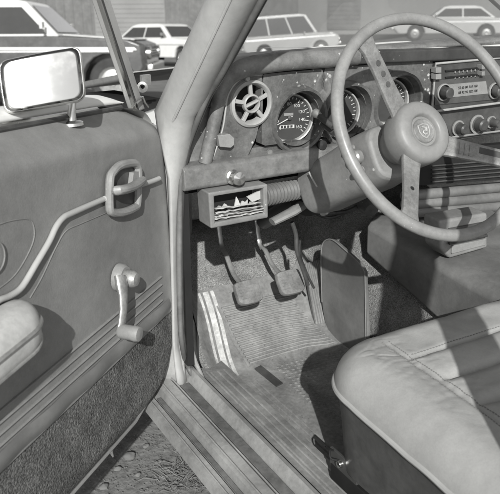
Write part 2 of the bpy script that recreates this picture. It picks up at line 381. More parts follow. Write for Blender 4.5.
# mirror
mp = DR(.22, .96, -.09); mN = Vector((-.30, -1, .30)).normalized()
def Mp(px, py, o=0): return cast(px, py, mN, mp+mN*o)
oc = [(-1.5, 72), (-1, 66), (3, 61.5), (10, 59), (40, 53), (68, 48.2), (75, 47.6), (79.5, 50), (81.5, 56), (83.5, 74), (85.2, 90), (84.2, 96.5), (80, 100.5), (74, 102.2), (45, 107.5), (18, 112.4), (10, 112.8), (5, 110), (3, 104), (0, 86)]
b = MB(); pts = smooth_path([Mp(x, y) for x, y in oc], 4, True); c0 = sum(pts, Vector())/len(pts)
b.loft([[c0+(p-c0)*k - mN*d for p in pts] for k, d in ((.965, -.004), (1, -.001), (1.01, .004), (.99, .016), (.9, .032), (.6, .042))], 'chrome'); mir = b.build('wing_mirror', door_o)
b = MB().loft([[c0+(p-c0)*k + mN*(.0046+.0035*(1-((p-c0)*k).length_squared/.0081)) for p in pts] for k in (.955, .85, .7, .55, .4, .25, .12, .03)], 'mirror', True, True)
b.build('mirror_glass', mir, angle=180)
b = MB().tube([Dr(x, y, -.042) for x, y in ((73, 97), (72.5, 104), (71.5, 113), (71.5, 123))], [.006, .0055, .006, .008], 'chrome', n=12)
b.lathe([(.018, 0), (.017, .004), (.012, .006), (0, .007)], Dr(71.5, 124.5, -.042), (0, 0, 1), 'chrome', 20)
b.build('mirror_stem', mir)

# ---------------- A-pillar, hinge post, cowl, front wing
b = MB()
LO = [(Xp(161, 105, .07)), Xp(210, 0, .075)]
MI = [Xp(178, 112, .085), Xp(231, 0, .092)]
RI = [Xp(203, 104, .12), Xp(259, 0, .13)]
def ext(pr, z): t = (z-pr[0].z)/(pr[1].z-pr[0].z); return lerp(pr[0], pr[1], t)
rings = []
def psec(L_, M_, R__, k=1.0): return [L_, lerp(L_, M_, .5)+Vector((-.003, -.002, 0))*k, M_+Vector((-.003, -.005, 0))*k, lerp(M_, R__, .45)+Vector((0, -.004, 0))*k, R__, R__+Vector((.008, .02, 0)), L_+Vector((.03, .05, 0)), L_+Vector((.008, .03, 0))]
rings = [psec(Xp(169.5, 180, .071), Xp(174.5, 180, .083), Xp(181.0, 182, .104)), psec(Xp(160, 136, .069), Xp(172, 138, .084), Xp(190.5, 142, .113))]
post = [psec(Xp(178.5, 392, .080), Xp(184, 393, .090), Xp(190, 393, .108), .2), psec(Xp(175.5, 368, .079), Xp(180.5, 370, .089), Xp(185, 370, .104), .2), psec(Xp(173.5, 345, .077), Xp(177, 345, .086), Xp(180.5, 345, .099), .2),
        psec(Xp(172, 262, .076), Xp(175.5, 262, .086), Xp(178.8, 262, .099), .2), psec(Xp(171.2, 215, .075), Xp(175.2, 215, .085), Xp(179.3, 215, .100), .3)]
rings = post + rings
for z in (.865, .93, 1.0, 1.06, 1.15, 1.30):
    l, m_, r = ext(LO, z), ext(MI, z)+Vector((-.006, -.010, 0)), ext(RI, z)
    rings.append([l, lerp(l, m_, .5)+Vector((-.003, -.002, 0)), m_, lerp(m_, r, .45)+Vector((.0, -.006, 0)), r, r+Vector((.01, .02, 0)), l+Vector((.03, .05, 0)), l+Vector((.008, .03, 0))])
b.loft(rings, 'paint'); apil = b.build('windscreen_pillar', car, angle=180)
b = MB(); b.tube([ext(MI, z)+Vector((-.006, -.0085, 0)) for z in (.86, .9, 1.0, 1.1, 1.28)], .0024, 'paint', n=8); b.build('pillar_weatherstrip', apil)
# hinge post
b = MB()
b.prism([(.03, .12, .34), (.102, .12, .34), (.102, -.02, .34), (.085, -.01, .34), (.06, .01, .34), (.045, .04, .34)], (0, 0, .49), 'sill')
b.build('hinge_post', car, bevel=.005)
# rubber seal running down the post and along the sill
sp = [Xp(208, 96, .125), Xp(196, 124, .118), Xp(187, 150, .112), Yp(181.5, 176, -.04), Yp(179.8, 210, -.04), Yp(179.3, 260, -.04), Yp(179.8, 310, -.04), Yp(182, 345, -.045), Xp(187.5, 366, .112), Xp(198, 384, .116), Xp(214, 402, .118), Xp(240, 428, .12), Xp(275, 461, .12), Xp(309, 494, .122), Xp(345, 528, .122), Xp(500, 670, .122)]
SPR = smooth_path(sp, 6)
SP = smooth_path([ext(RI, z)+Vector((.002, -.004, 0)) for z in (1.28, 1.12, 1.0, .94)] + sp, 6)
b = MB().tube(SP, .0048, 'sealgrey', n=12)
b.tube([p+Vector((.0055, .004, -.001)) for p in SP], .0042, 'seal', n=8)
b.build('door_seal', car)
def rib(a, bb):
    a *= .46; i = a*(len(SPR)-1); k = min(int(i), len(SPR)-2); p = SPR[k].lerp(SPR[k+1], i-k); q = sstep(.40, .58, a)
    top = 1-sstep(0, .16, a)
    d = Vector((-.018-.022*top, .030*(1-q)+.012*top, -.006*q)).lerp(Vector((-.026, 0, -.010)), q)
    return p + d*bb + Vector((-.3, -.5, .0)).lerp(Vector((0, -.1, .6)), q)*.010*math.sin(PI*min(1, bb*1.1))

# sill, extruded along the car
def sill_prof():
    return [(.16, .10), (.11, .17), (.035, .292), (.008, .318), (.012, .332), (.030, .335), (.034, .327), (.045, .328), (.050, .342), (.062, .348), (.075, .349), (.082, .343), (.105, .343), (.110, .352), (.118, .362), (.126, .360), (.132, .345), (.150, .330), (.165, .322), (.19, .318), (.19, .2), (.17, .1)]
def ysec(x, z, y): return Vector((x, y, z))
b = MB()
ys = [.02, -.06, -.2, -.5, -.9, -1.6]
b.loft([[Vector((x, y, z)) for x, z in sill_prof()] for y in ys], 'sill'); b.build('door_sill', car, angle=25)
b = MB()
for x0, x1, z in ((.084, .103, .3455),): b.box(((x0+x1)/2, -.78, z), (x1-x0, 1.5, .003), 'tread')
b.box((.040, -.78, .3305), (.008, 1.5, .004), 'tread')
b.tube([(.0555, .0, .3485), (.0555, -1.5, .3485)], .0022, 'sill', n=6); b.tube([(.078, .0, .3505), (.078, -1.5, .3505)], .0018, 'sill', n=6); b.tube([(.020, .0, .3355), (.020, -1.5, .3355)], .0018, 'sill', n=6)
b.build('sill_tread', car, bevel=.001)
b = MB()
b.prism([(.146, .03, .3355), (.176, .03, .3235), (.215, .05, .3215), (.215, -1.4, .3215), (.176, -1.4, .3235), (.146, -1.4, .3355)], (0, 0, .002), 'scuff')
for x, z in ((.160, .3335), (.170, .3295), (.186, .3265), (.200, .3265)): b.tube([(x, .01, z), (x, -1.4, z)], .0022, 'scuff', n=6)
b.build('scuff_plate', car)
# small embossed pattern on the scuff plate is left as ribs
b = MB(); b.loft([[Vector((x0-w_, -1.10, z)), Vector((x0+w_, -1.10, z)), Vector((x0+w_*.8, -1.02, z)), Vector((x0-w_*.8, -1.02, z))] for x0, w_, z in ((.06, .036, .30), (.06, .033, .60), (.065, .027, .90), (.10, .022, 1.15), (.14, .02, 1.38))], 'paint'); b.build('unseen_rear_pillar', car, bevel=.006)  # unseen pillar, added and shaped to cast a shadow band over the seat
# front wing corner, bonnet edge and the dark engine bay below it
b = MB()
b.grid(lambda a, bb: Vector((lerp(-.045, .215, bb), lerp(.015, .155, a), .846 - .10*(1-min(1, bb*260/50/5.2))**2 + .004*math.sin(bb*PI))), 8, 16, 'paintw')
b.grid(lambda a, bb: Vector((-.045-.02*math.sin(bb*PI), lerp(.015, 1.5, a), lerp(.748-.24*a, .2, bb))), 20, 8, 'paintw')
b.grid(lambda a, bb: Vector((lerp(-.045, .065, bb), lerp(.15, 1.5, a), .748-.24*a+.03*bb)), 20, 3, 'paintw')
b.build('front_wing', car, solid=.003)
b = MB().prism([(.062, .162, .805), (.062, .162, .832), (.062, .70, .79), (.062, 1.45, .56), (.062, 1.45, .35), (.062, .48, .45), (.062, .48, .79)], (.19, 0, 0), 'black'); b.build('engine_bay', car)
b = MB().grid(lambda a, bb: Vector((lerp(.185, 1.35, bb), lerp(.40, 1.5, a), .876-.21*a+.012*math.sin(bb*PI))), 20, 20, 'bonnetgrey')
b.grid(lambda a, bb: Vector((.185+.004*bb, lerp(.40, 1.5, a), .876-.21*a-.018*bb)), 20, 2, 'bonnetgrey')
b.build('bonnet', car, solid=.003)
hp_ = cast(142.5, 87, (1, 0, 0), (.155, 0, 0))
b = MB().lathe([(.010, -.004), (.011, .004), (.006, .006), (.005, .002), (.004, -.004)], hp_, (-.5, -1, .1), 'dullmetal', 16); b.box(hp_+Vector((.012, .012, .012)), (.02, .01, .02), 'dullmetal'); b.build('bonnet_catch', car)
b = MB().grid(lambda a, bb: Vector((lerp(.30, 1.40, bb), lerp(.16, .42, a)*1.0+ .12*math.sin(bb*PI)*(1-a), lerp(.905, .868, a))), 6, 24, 'paintw'); b.build('scuttle_panel', car, solid=.003)
# windscreen
def ws(a, bb):
    l = ext(RI, lerp(.885, 1.34, a))+Vector((.012, .022, 0)); x = lerp(l.x, 1.5-l.x, bb)
    return Vector((x, l.y + lerp(.22, .14, a)*math.sin(bb*PI)**.6, lerp(.885, 1.34, a)+.035*math.sin(bb*PI)))
b = MB().grid(ws, 12, 40, 'screen'); b.build('windscreen', car)
b = MB().tube([ws(0, k/40)+Vector((0, .004, 0)) for k in range(41)], .007, 'seal', n=8); b.build('windscreen_seal', car)
# wiper seen through the glass at the right
b = MB().tube([ws(.02, .80)+Vector((0, .03, .0)), ws(.3, .52)+Vector((0, .02, .012))], .004, 'blackrubber', n=8); b.build('wiper', car)

# ---------------- footwell: floor, bulkhead, kick panel, tunnel
b = MB()
def floorsec(a, bb):
    x = lerp(.19, .62, bb); y = lerp(-1.5, .42, a)
    z = .262 + max(0, (y-.1))*.75
    return Vector((x, y, z - .004))
b.grid(floorsec, 40, 8, 'tcarpet'); b.build('floor_carpet', car, solid=.01)
b = MB().grid(lambda a, bb: Vector((lerp(.30, 1.4, bb), .42+.03*a, lerp(.40, .845, a))), 6, 10, 'felt'); b.build('bulkhead', car, solid=.01)
b = MB()
def kick(a, bb):
    y = lerp(-.025, .44, a); z = lerp(.28, .80, bb)
    x = .112 + .085*sstep(0, .58, a) + .13*sstep(.56, 1.0, a) + .03*(1-sstep(.30, .42, z)) + .010*math.exp(-((a-.45)/.06)**2)
    return Vector((x, y, z))
b.grid(kick, 30, 20, 'kick'); b.build('kick_panel', car, solid=.006)
b = MB().prism([(.100, -.035, .385), (.114, -.035, .385), (.114, -.035, .80), (.100, -.035, .80)], (0, .03, 0), 'black'); b.build('post_inner', car)
b = MB()
def tun(a, bb):      # tunnel side then top
    y = lerp(-1.5, .44, a); pr = [(.560, .24), (.575, .32), (.60, .40), (.635, .455), (.70, .48), (.80, .485), (.9, .48)]
    k = bb*(len(pr)-1); i = min(int(k), len(pr)-2); t = k-i; q = sstep(.0, .3, y)
    return Vector((lerp(pr[i][0], pr[i+1][0], t) - .02*q*(1-bb), y, lerp(pr[i][1], pr[i+1][1], t) + q*.10*bb))
b.grid(tun, 40, 24, 'tcarpet'); b.build('tunnel_carpet', car, solid=.01)
# flat kick plate on the tunnel side
b = MB(); X0 = .525
o_ = [(322, 302), (321, 262), (322, 246), (326, 240), (333, 240), (344, 249), (358, 262), (364, 271), (365, 280), (366, 352), (345, 348), (328, 330)]
b.prism(smooth_path([Xp(x, y, X0) for x, y in o_], 3, True), (.008, 0, 0), 'console'); b.build('tunnel_side_plate', car, bevel=.002)
b = MB().tube(smooth_path([Xp(x, y, X0-.002) for x, y in o_[:10]], 4), .0014, 'trim', n=6); b.build('plate_welt', car)
# lower tunnel-side board: vertically ribbed accelerator
b = MB()
g = [Vector((.505, .130, .300)), Vector((.562, .120, .300)), Vector((.566, .205, .425)), Vector((.522, .205, .425))]
gn = (g[1]-g[0]).cross(g[3]-g[0]).normalized()
b.prism(g, gn*-.012, 'pedalrubber')
for k in range(9):
    t = (k+.5)/9; b.tube([lerp(g[0], g[1], t)+gn*.0015, lerp(g[3], g[2], t)+gn*.0015], .0022, 'rubber', n=6)
b.build('accelerator_pedal', car)

# pedals
def pedal(px, py, w, h, arm_top, name='pedal'):
    c = Yp(px, py, .10); b = MB(); tl = math.radians(38)
    uy = Vector((0, math.sin(tl), math.cos(tl))); nn = Vector((0, -math.cos(tl), math.sin(tl)))
    pr = smooth_path([c+Vector((a*w/2, 0, 0))+uy*(bb*h/2) for a, bb in ((-.97, -.3), (-.93, -.72), (-.62, -.98), (0, -1.03), (.62, -.98), (.93, -.72), (.97, -.3), (.95, .6), (.78, .95), (0, 1.02), (-.78, .95), (-.95, .6))], 3, True)
    b.loft([[c+(p-c)*k+nn*d for p in pr] for k, d in ((.9, -.010), (1.0, -.007), (1.0, .0), (.95, .0035), (.5, .005))], 'pedalrubber')
    for k in range(5): b.tube([c+Vector((a*w*.36, 0, 0))+uy*h*(.13*k-.26)+nn*.0042 for a in (-1, 1)], .0012, 'pedalrubber', n=6)
    p_o = b.build(name, car)
    b = MB(); at = Yp(arm_top[0], arm_top[1], .25)
    b.tube(smooth_path([c-nn*.012+uy*.012, lerp(c-nn*.02, at, .35)+Vector((0, .012, 0)), lerp(c, at, .7)+Vector((0, .012, .0)), at, at+Vector((0, .02, .1))], 5), .0058, 'dullmetal', n=10, flat=.6); b.build('pedal_arm', p_o)
    return p_o
tag(pedal(248.5, 292, .062, .052, (221, 243)), 'left pedal with worn rubber pad')
tag(pedal(290.5, 282, .064, .055, (259, 240)), 'right pedal with worn rubber pad')

# ---------------- console over the tunnel
b = MB()
F0 = [Vector((.60, .085, .470)), Vector((.60, .088, .545)), Vector((.655, .13, .555)), Vector((.80, .15, .555)), Vector((.80, .15, .43))]
def consec(t):
    y = lerp(.0, -1.15, t)
    return [Vector((.595, .07+y, .482-.30*t)), Vector((.598, .075+y, .545-.035*min(1, t*2.6))), Vector((.625, .09+y, .560-.035*min(1, t*2.6))), Vector((.80, .10+y, .560-.035*min(1, t*2.6))), Vector((.92, .10+y, .555-.035*min(1, t*2.6))), Vector((.92, .1+y, .40))]
b.loft([consec(t) for t in (0, .1, .2, .3, .5, .75, 1)], 'console')
b.build('centre_console', car, bevel=.008, seg=3)
# tray box under the dash
b = MB()
pf = [Zp(437, 262, .53), Zp(489, 250, .53)]
by = -.165
p = [Yp(440, 221, by), Yp(488, 213, by), Yp(488, 248, by), Yp(450, 259, by), Yp(441, 250, by)]
b.prism(p, (.0, .05, .002), 'shroud')
bx = b.build('ashtray_box', car, bevel=.006, seg=3)
b = MB().prism([Yp(450, 229, by-.006), Yp(487, 222, by-.006), Yp(487, 237, by-.006), Yp(450, 245, by-.006)], (0, .008, 0), 'darkplastic')
b.tube([Yp(449, 243.5, by-.008), Yp(487, 235.5, by-.008)], .0035, 'blackrubber', n=8); b.build('ashtray_lid', bx, bevel=.002)
b = MB().prism([Yp(452, 246, by-.004), Yp(486, 239, by-.004), Yp(486, 245, by-.004), Yp(452, 254, by-.004)], (0, .006, 0), 'greyplastic'); b.build('ashtray_drawer', bx, bevel=.001)
# lower parcel shelf: two soft ribs
b = MB()
for y0, y1 in ((194.5, 187), (203, 197), (211.5, 206.5)):
    b.tube([Yp(404, y0+1.6, .02), Yp(520, y1-2, .02), Yp(620, y1-14, .02)], .0125, 'console', n=14)
b.build('parcel_shelf', car)
# dark vent slot above the shelf
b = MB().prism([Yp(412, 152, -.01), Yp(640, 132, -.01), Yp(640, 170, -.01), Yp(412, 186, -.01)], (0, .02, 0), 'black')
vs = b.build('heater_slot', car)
b = MB()
for k in range(5): b.tube([Yp(432, 166+k*4, -.014), Yp(620, 150+k*4, -.014)], .0018, 'darkplastic', n=6)
b.build('heater_grille', vs)

# ---------------- dashboard
b = MB()
prof = [(-.012, .930), (-.03, .940), (-.02, .949), (.06, .944), (.20, .918), (.30, .900), (.30, .80), (.06, .74), (.05, .915)]
b.loft([[Vector((x + (max(0, y)*1.0 if x < .2 else 0), y, z)) for y, z in prof] for x in (.175, .55, .8, 1.4)], 'pad')
dash = b.build('dashboard', car, bevel=.008, seg=3)
tag(dash, 'dusty padded dashboard')
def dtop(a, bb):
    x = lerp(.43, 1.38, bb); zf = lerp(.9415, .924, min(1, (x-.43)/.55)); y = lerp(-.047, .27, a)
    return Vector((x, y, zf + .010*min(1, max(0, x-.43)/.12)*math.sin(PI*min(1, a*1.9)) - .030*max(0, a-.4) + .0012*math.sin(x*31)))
b = MB().grid(dtop, 24, 40, 'paletop'); b.build('dash_top', dash)  # separate sheet over the dash top, much paler than the pad
b = MB()
rp = [(356, 56.4), (353, 56.6), (350, 56.8), (347, 57), (343, 57.3), (330, 58.5), (290, 61), (258, 65), (240, 69.5), (229, 77), (222, 90), (217.5, 106), (213, 128), (205, 163)]
b.tube(smooth_path([Yp(x, y, -.042 if i < 9 else -.036) for i, (x, y) in enumerate(rp)], 6), [.0165]*49+[.0165-.0045*min(1, k/12) for k in range(30)], 'pad', n=16)
b.build('dash_roll', dash)
b = MB().prism([Yp(352, 51.5, -.048), Yp(500, 47, -.048), Yp(660, 41, -.048), Yp(660, 48, -.048), Yp(500, 58, -.048), Yp(352, 65, -.048)], (0, .03, 0), 'dark'); b.build('pad_front', dash, bevel=.004, seg=3)
# dark band under the roll, on the right side
b = MB().prism([Yp(262, 71, -.026), Yp(660, 33, -.026), Yp(660, 50, -.026), Yp(262, 79, -.026)], (0, .03, 0), 'darkplastic'); b.build('dash_valance', dash)
# left end cap between the roll and pillar
b = MB().prism([Yp(212, 92, -.022), Yp(226, 92, -.022), Yp(222, 130, -.022), Yp(212, 162, -.022), Yp(188, 166, -.022), Yp(192, 140, -.022), Yp(203, 108, -.022)], (0, .05, 0), 'pad'); b.build('dash_end_cap', dash, bevel=.004)
b = MB()
b.tube([Yp(200, 107, -.030), Yp(212, 106.5, -.032), Yp(223, 104.5, -.036)], .0022, 'blackrubber', n=6)
b.lathe([(0, .003), (.0035, .003), (.0045, 0)], Yp(223.5, 103.5, -.038), (0, -1, 0), 'dullmetal', 14); b.build('trim_screw', dash)

# vent panel with a round hole
def holed(outline, c, r, y, mt, b, n=72, dep=.0, ratio=1.0):
    pts = outline; c = Vector(c)
    def hit(d):
        best = None
        for i in range(len(pts)):
            p, q = pts[i], pts[(i+1) % len(pts)]
            ex, ez = q.x-p.x, q.z-p.z; det = d[0]*(-ez)+ex*d[1]
            if abs(det) < 1e-9: continue
            t = ((p.x-c.x)*(-ez)+ex*(p.z-c.z))/det; u = (d[0]*(p.z-c.z)-d[1]*(p.x-c.x))/det
            if t > 0 and -1e-6 <= u <= 1+1e-6: best = t if best is None else max(best, t)
        return best or r*1.2
    inn, outr = [], []
    for k in range(n):
        a = 2*PI*k/n; d = (math.cos(a), math.sin(a))
        inn.append(Vector((c.x+d[0]*r, y, c.z+d[1]*r*ratio))); t = hit(d); outr.append(Vector((c.x+d[0]*t, y, c.z+d[1]*t)))
    vs = outr + inn + [p+Vector((0, .05, 0)) for p in inn] + [p+Vector((0, .02, 0)) for p in outr]
    fs = []
    for k in range(n):
        j = (k+1) % n
        fs += [(k, j, n+j, n+k), (n+k, n+j, 2*n+j, 2*n+k), (k, 3*n+k, 3*n+j, j)]
    b.add(vs, fs, mt); return b
yF = -.035
vc = Yp(251.0, 103.5, yF)
ol = [Yp(x, y, yF) for x, y in ((262, 74.5), (250, 75.5), (240, 79), (232, 87), (227, 98), (225, 112), (222, 130), (212, 160), (232, 159), (247, 157.5), (256, 138), (260, 120))]
b = MB(); holed(ol, vc, .041*.83, yF, 'dash', b); vp = b.build('vent_panel', dash, angle=30)
b = MB().tube(smooth_path([p+Vector((0, -.001, 0)) for p in ol[:8]], 4), .0018, 'lightring', n=6); b.build('panel_bead', vp)
# round air vent
VS = .83
b = MB(); ay = Vector((0, -1, 0))
b.lathe([(.0385*VS, -.012), (.0405*VS, .004), (.0445*VS, .008), (.0495*VS, .005), (.051*VS, -.001), (.049*VS, -.004), (.040*VS, -.012)], vc, ay, 'lightring', 48)
vent = b.build('air_vent', dash)
b = MB()
b.lathe([(.0145*VS, -.004), (.0150*VS, .004), (.0170*VS, .007), (.0200*VS, .005), (.0210*VS, -.001), (.0205*VS, -.004)], vc, ay, 'lightring', 32)
for k in range(5):
    a = math.radians(95+72*k); d = Vector((math.cos(a), 0, math.sin(a))); w = Vector((-math.sin(a), 0, math.cos(a)))
    b.prism([vc+d*.019*VS+w*.0034+ay*.004, vc+d*.019*VS-w*.0034+ay*.004, vc+d*.0405*VS-w*.0036+ay*.004, vc+d*.0405*VS+w*.0036+ay*.004], ay*-.006, 'lightring')
a = math.radians(20); d = Vector((math.cos(a), 0, math.sin(a)))
b.tube([vc+d*-.016*VS+ay*.001, vc+d*.016*VS+ay*.001], .006, 'lightring', n=10, flat=.5)
b.build('vent_spokes', vent, bevel=.0008)
b = MB().lathe([(0, -.028), (.041*VS, -.028)], vc, ay, 'black', 32)
b.lathe([(.0408*VS, -.028), (.0408*VS, -.004)], vc, ay, 'black', 32); b.build('vent_throat', vent)
# fresh-air lever
b = MB().prism([Yp(x, y, -.05) for x, y in ((218, 135.5), (230, 134), (234.5, 138), (234.5, 145), (231, 148), (220, 147))], (0, .016, 0), 'greyplastic')
b.tube([Yp(217, 143, -.034), Yp(212, 159, -.034)], .0028, 'blackrubber', n=6); b.build('air_lever', dash, bevel=.004, seg=3)
# lower ledge with knob
b = MB()
x0, x1 = .098, .60
lp = [(-.030, .777), (-.048, .775), (-.054, .770), (-.056, .740), (-.052, .734), (-.02, .729), (.02, .73), (.02, .777)]
b.loft([[Vector((x, y + dy, z)) for y, z in lp] for x, dy in ((x0, .0), (.16, 0), (.3, 0), (x1, 0))], 'ledge'); led = b.build('dash_ledge', dash, bevel=.0025, seg=2)
kc = Yp(233, 177, -.058)
b = MB().lathe([(.013, -.004), (.0135, .002), (.010, .004), (.010, .014), (.012, .018), (.0115, .024), (.0, .026)], kc, (0, -1, .1), 'chrome', 28); b.build('choke_knob', dash)
# instrument plate with three hooded dials
GS = .94; ci = [Yp(298, 116, yF), Yp(346, 111, yF), Yp(396, 101, yF)]
zt, zb = .918, .790
edges = [Yp(263.5, 110, yF).x, (ci[0].x+ci[1].x)/2, (ci[1].x+ci[2].x)/2, .655]
dials = []
b = MB()
for k, c in enumerate(ci):
    c.z = .830 if k < 2 else .840
    xl, xr = edges[k], edges[k+1]
    zbl = zb-.012 if k == 0 else zb
    ol = [Vector((xl+(.0), yF, zt)), Vector((xr, yF, zt)), Vector((xr, yF, zb)), Vector((xl-(.004 if k == 0 else 0), yF, zb))]
    holed(ol, c, .0515*GS, yF, 'dash', b, dep=.05)
ip = b.build('instrument_panel', dash, angle=30)
b = MB().prism([(.165, -.024, .735), (.665, -.024, .735), (.665, -.024, .786), (.165, -.024, .786)], (0, .03, 0), 'dash'); b.build('fascia_lower', dash, bevel=.002)
GN = Vector((-.22, -1, .05)).normalized()
for k, c in enumerate(ci):
    # hood: egg-shaped cowl, deep at the top and upper side
    b = MB(); n = 48; rin, rout = [], []
    r1, r2, r3, r4 = [], [], [], []
    for j in range(n):
        a = 2*PI*j/n; d = Vector((math.cos(a), 0, math.sin(a)*1.12)); lift = .004+.019*(.5+.5*math.sin(a+.35))
        r1.append(c+d*.0605*GS+Vector((0, .0, 0))); r2.append(c+d*.0570*GS+Vector((0, -lift, 0))); r3.append(c+d*.0525*GS+Vector((0, -lift+.002, 0))); r4.append(c+d*.0490*GS+Vector((0, .040, 0)))
    b.loft([r1, r2, r3, r4], 'dash', cap=False); hood = b.build('dial_hood', ip)
    dc = c + Vector((-.004, .024, 0))
    b = MB().lathe([(.0, 0), (.0500, 0)], dc, GN, 'dial', 40); dial = b.build('dial_face', hood) if False else None
    b = MB().lathe([(0, .0), (.045*GS, .0)], dc, GN, 'dial', 40)
    b.lathe([(.0435*GS, .001), (.0450*GS, .008), (.0475*GS, .009), (.0490*GS, .004), (.0490*GS, -.004)], dc, GN, 'lightring', 48)
    gu = Vector((0, 0, 1)).cross(GN).normalized(); gu = -gu if gu.x < 0 else gu; gw = gu.cross(GN); gw = gw if gw.z > 0 else -gw
    rnd = random.Random(k)
    for j in range(25):
        a = math.radians(225-270*j/24); L_ = .0045 if j % 3 else .007
        d = gu*math.cos(a)+gw*math.sin(a); w = gu*-math.sin(a)+gw*math.cos(a); q = .0006
        b.add([dc+d*(.0415*GS-L_)+w*q+GN*.0012, dc+d*(.0415*GS-L_)-w*q+GN*.0012, dc+d*.0415*GS-w*q+GN*.0012, dc+d*.0415*GS+w*q+GN*.0012], [(0, 1, 2, 3)], 'marks')
    if k == 0:
        b.add([dc+gu*x+gw*z+GN*.001 for x, z in ((-.018, -.019), (.010, -.019), (.010, -.013), (-.018, -.013))], [(0, 1, 2, 3)], 'marks')
        b.add([dc+gu*x+gw*z+GN*.001 for x, z in ((-.010, .004), (.008, .004), (.008, .009), (-.010, .009))], [(0, 1, 2, 3)], 'radioscale')
        for i in range(4): b.box(dc+gu*(-.0147+.0063*i)+gw*-.016+GN*.0012, (.0044, .001, .0044), 'dial', None)
    a = math.radians(205 if k == 0 else 120); d = gu*math.cos(a)+gw*math.sin(a)
    b.tube([dc+GN*.003-d*.006, dc+GN*.003+d*.036], [.0012, .0006], 'marks', n=6); b.lathe([(.0, .006), (.004, .005), (.0045, .001)], dc, GN, 'darkplastic', 16)
    dl = b.build('gauge_dial', ip, angle=30)
    dials.append((dl, dc, gu, gw))
def text_mesh(txt, size, o, u, w, mt, name, parent, depth=.0004):
    cu = bpy.data.curves.new('t', 'FONT'); cu.body = txt; cu.size = size; cu.align_x = 'CENTER'; cu.align_y = 'CENTER'; cu.extrude = depth; cu.resolution_u = 3
    to = bpy.data.objects.new('t', cu); col.objects.link(to); dg = bpy.context.evaluated_depsgraph_get(); dg.update()
    me0 = to.evaluated_get(dg).to_mesh(); q = MB(); nn = u.cross(w)
    q.add([o+u*v.co.x+w*v.co.y+nn*v.co.z for v in me0.vertices], [tuple(p.vertices) for p in me0.polygons], mt)
    to.evaluated_get(dg).to_mesh_clear(); bpy.data.objects.remove(to); bpy.data.curves.remove(cu)
    return q
dl, dc, gu, gw = dials[0]
q = MB()
for j, t in enumerate(('0', '20', '40', '60', '80', '100', '120', '140', '160')):
    a = math.radians(225-270*j/8); p = dc+gu*math.cos(a)*.0255+gw*math.sin(a)*.0255+GN*.0014
    tq = text_mesh(t, .0088, p, gu, gw, 'marks', 't', None); q.add(tq.v, tq.f, 'marks')
q.build('dial_numerals', ip, angle=180)
# odd switch gear between the first two dials
b = MB()
s0 = Yp(317, 114, -.05); s1 = Yp(333, 127, -.09)
b.tube([s0, lerp(s0, s1, .4), s1], [.0045, .0062, .0055], 'darkplastic', n=12)
b.lathe([(.0, .008), (.0075, .007), (.0085, .001), (.006, -.007), (0, -.008)], s0, (s0-s1), 'dullmetal', 20)
b.tube([Yp(322, 124, -.05), Yp(334, 133, -.08)], .006, 'darkplastic', n=10); b.lathe([(0, .006), (.009, .004), (.009, -.006), (0, -.008)], Yp(322, 145, -.05), (-.3, -1, .2), 'black', 16)
b.build('indicator_stalk', dash)
b = MB(); b.lathe([(.0, .004), (.005, .004), (.0055, 0)], Yp(269, 152, -.037), (0, -1, 0), 'dullmetal', 14); b.build('panel_screw', dash); b = MB(); b.lathe([(.0, .004), (.004, .004), (.005, 0)], Yp(247, 78.5, -.037), (0, -1, 0), 'lightring', 14); b.build('panel_screw', dash)

# radio
b = MB(); yr = -.042
A = [Yp(429, 63.5, yr), Yp(640, 40, yr), Yp(640, 92, yr), Yp(438, 107, yr)]
xa, xb, zt_, zb_ = .655, 1.0, .910, .815
b.prism([(xa, yr, zt_), (xb, yr, zt_), (xb, yr, zb_), (xa, yr, zb_)], (0, .05, 0), 'darkplastic')
b.tube([(xa, yr-.002, zb_), (xa, yr-.002, zt_), (xb, yr-.002, zt_), (xb, yr-.002, zb_), (xa, yr-.002, zb_)], .0026, 'lightring', n=8)
rad = b.build('radio', dash, bevel=.002)
b = MB()
b.prism([Yp(x, y, yr-.004) for x, y in ((448, 84.5), (486, 81), (488, 93.5), (449, 97.5))], (0, .004, 0), 'radioscale')
b.prism([Yp(x, y, yr-.003) for x, y in ((434, 80.5), (540, 71), (540, 95), (435, 105))], (0, .003, 0), 'radioface')
b.build('radio_fascia', rad)
for c_, r_ in ((Yp(443, 92, yr-.004), .0115), (Yp(494, 90.5, yr-.004), .0115)):
    b = MB(); b.lathe([(r_*1.5, .0), (r_*1.5, .004), (r_*1.3, .005)], c_, (0, -1, 0), 'greyplastic', 24)
    b.lathe([(r_, .004), (r_*.95, .02), (r_*.8, .022), (0, .0225)], c_, (0, -1, 0), 'darkplastic', 24); b.build('radio_knob', rad)
b = MB()
for i, y in enumerate((70, 76.5)):
    b.prism([Yp(x, yy, yr-.004) for x, yy in ((446, y+.4), (478, y-2.6), (478, y-1.2), (446, y+1.8))], (0, .004, 0), 'black')
    b.prism([Yp(x, yy, yr-.014) for x, yy in ((436, y-2.4), (441.5, y-2.8), (441.5, y+2.6), (436, y+3))], (0, .014, 0), 'greyplastic')
    b.prism([Yp(x, yy, yr-.014) for x, yy in ((482, y-5), (485, y-5.2), (485, y-1), (482, y-.8))], (0, .014, 0), 'greyplastic')
    for x in range(455, 480, 4): b.prism([Yp(x, y-1-(x-446)*.09+2, yr-.003), Yp(x+1, y-1-(x-446)*.09+2, yr-.003), Yp(x+1, y+2-(x-446)*.09+2, yr-.003), Yp(x, y+2-(x-446)*.09+2, yr-.003)], (0, .003, 0), 'greyplastic')
b.build('radio_slider', rad, bevel=.0006)
q = MB()
ru, rw = Vector((1, 0, 0)), Vector((0, 0, 1))
for t, x, y in (('55 65 80 110 160', 468, 87.0), ('88 92 96 102 108', 468, 91.8)):
    tq = text_mesh(t, .0075, Yp(x, y, yr-.0048), ru, rw, 'black', 't', None, .0002); q.add(tq.v, tq.f, 'black')
q.build('radio_numerals', rad, angle=180)
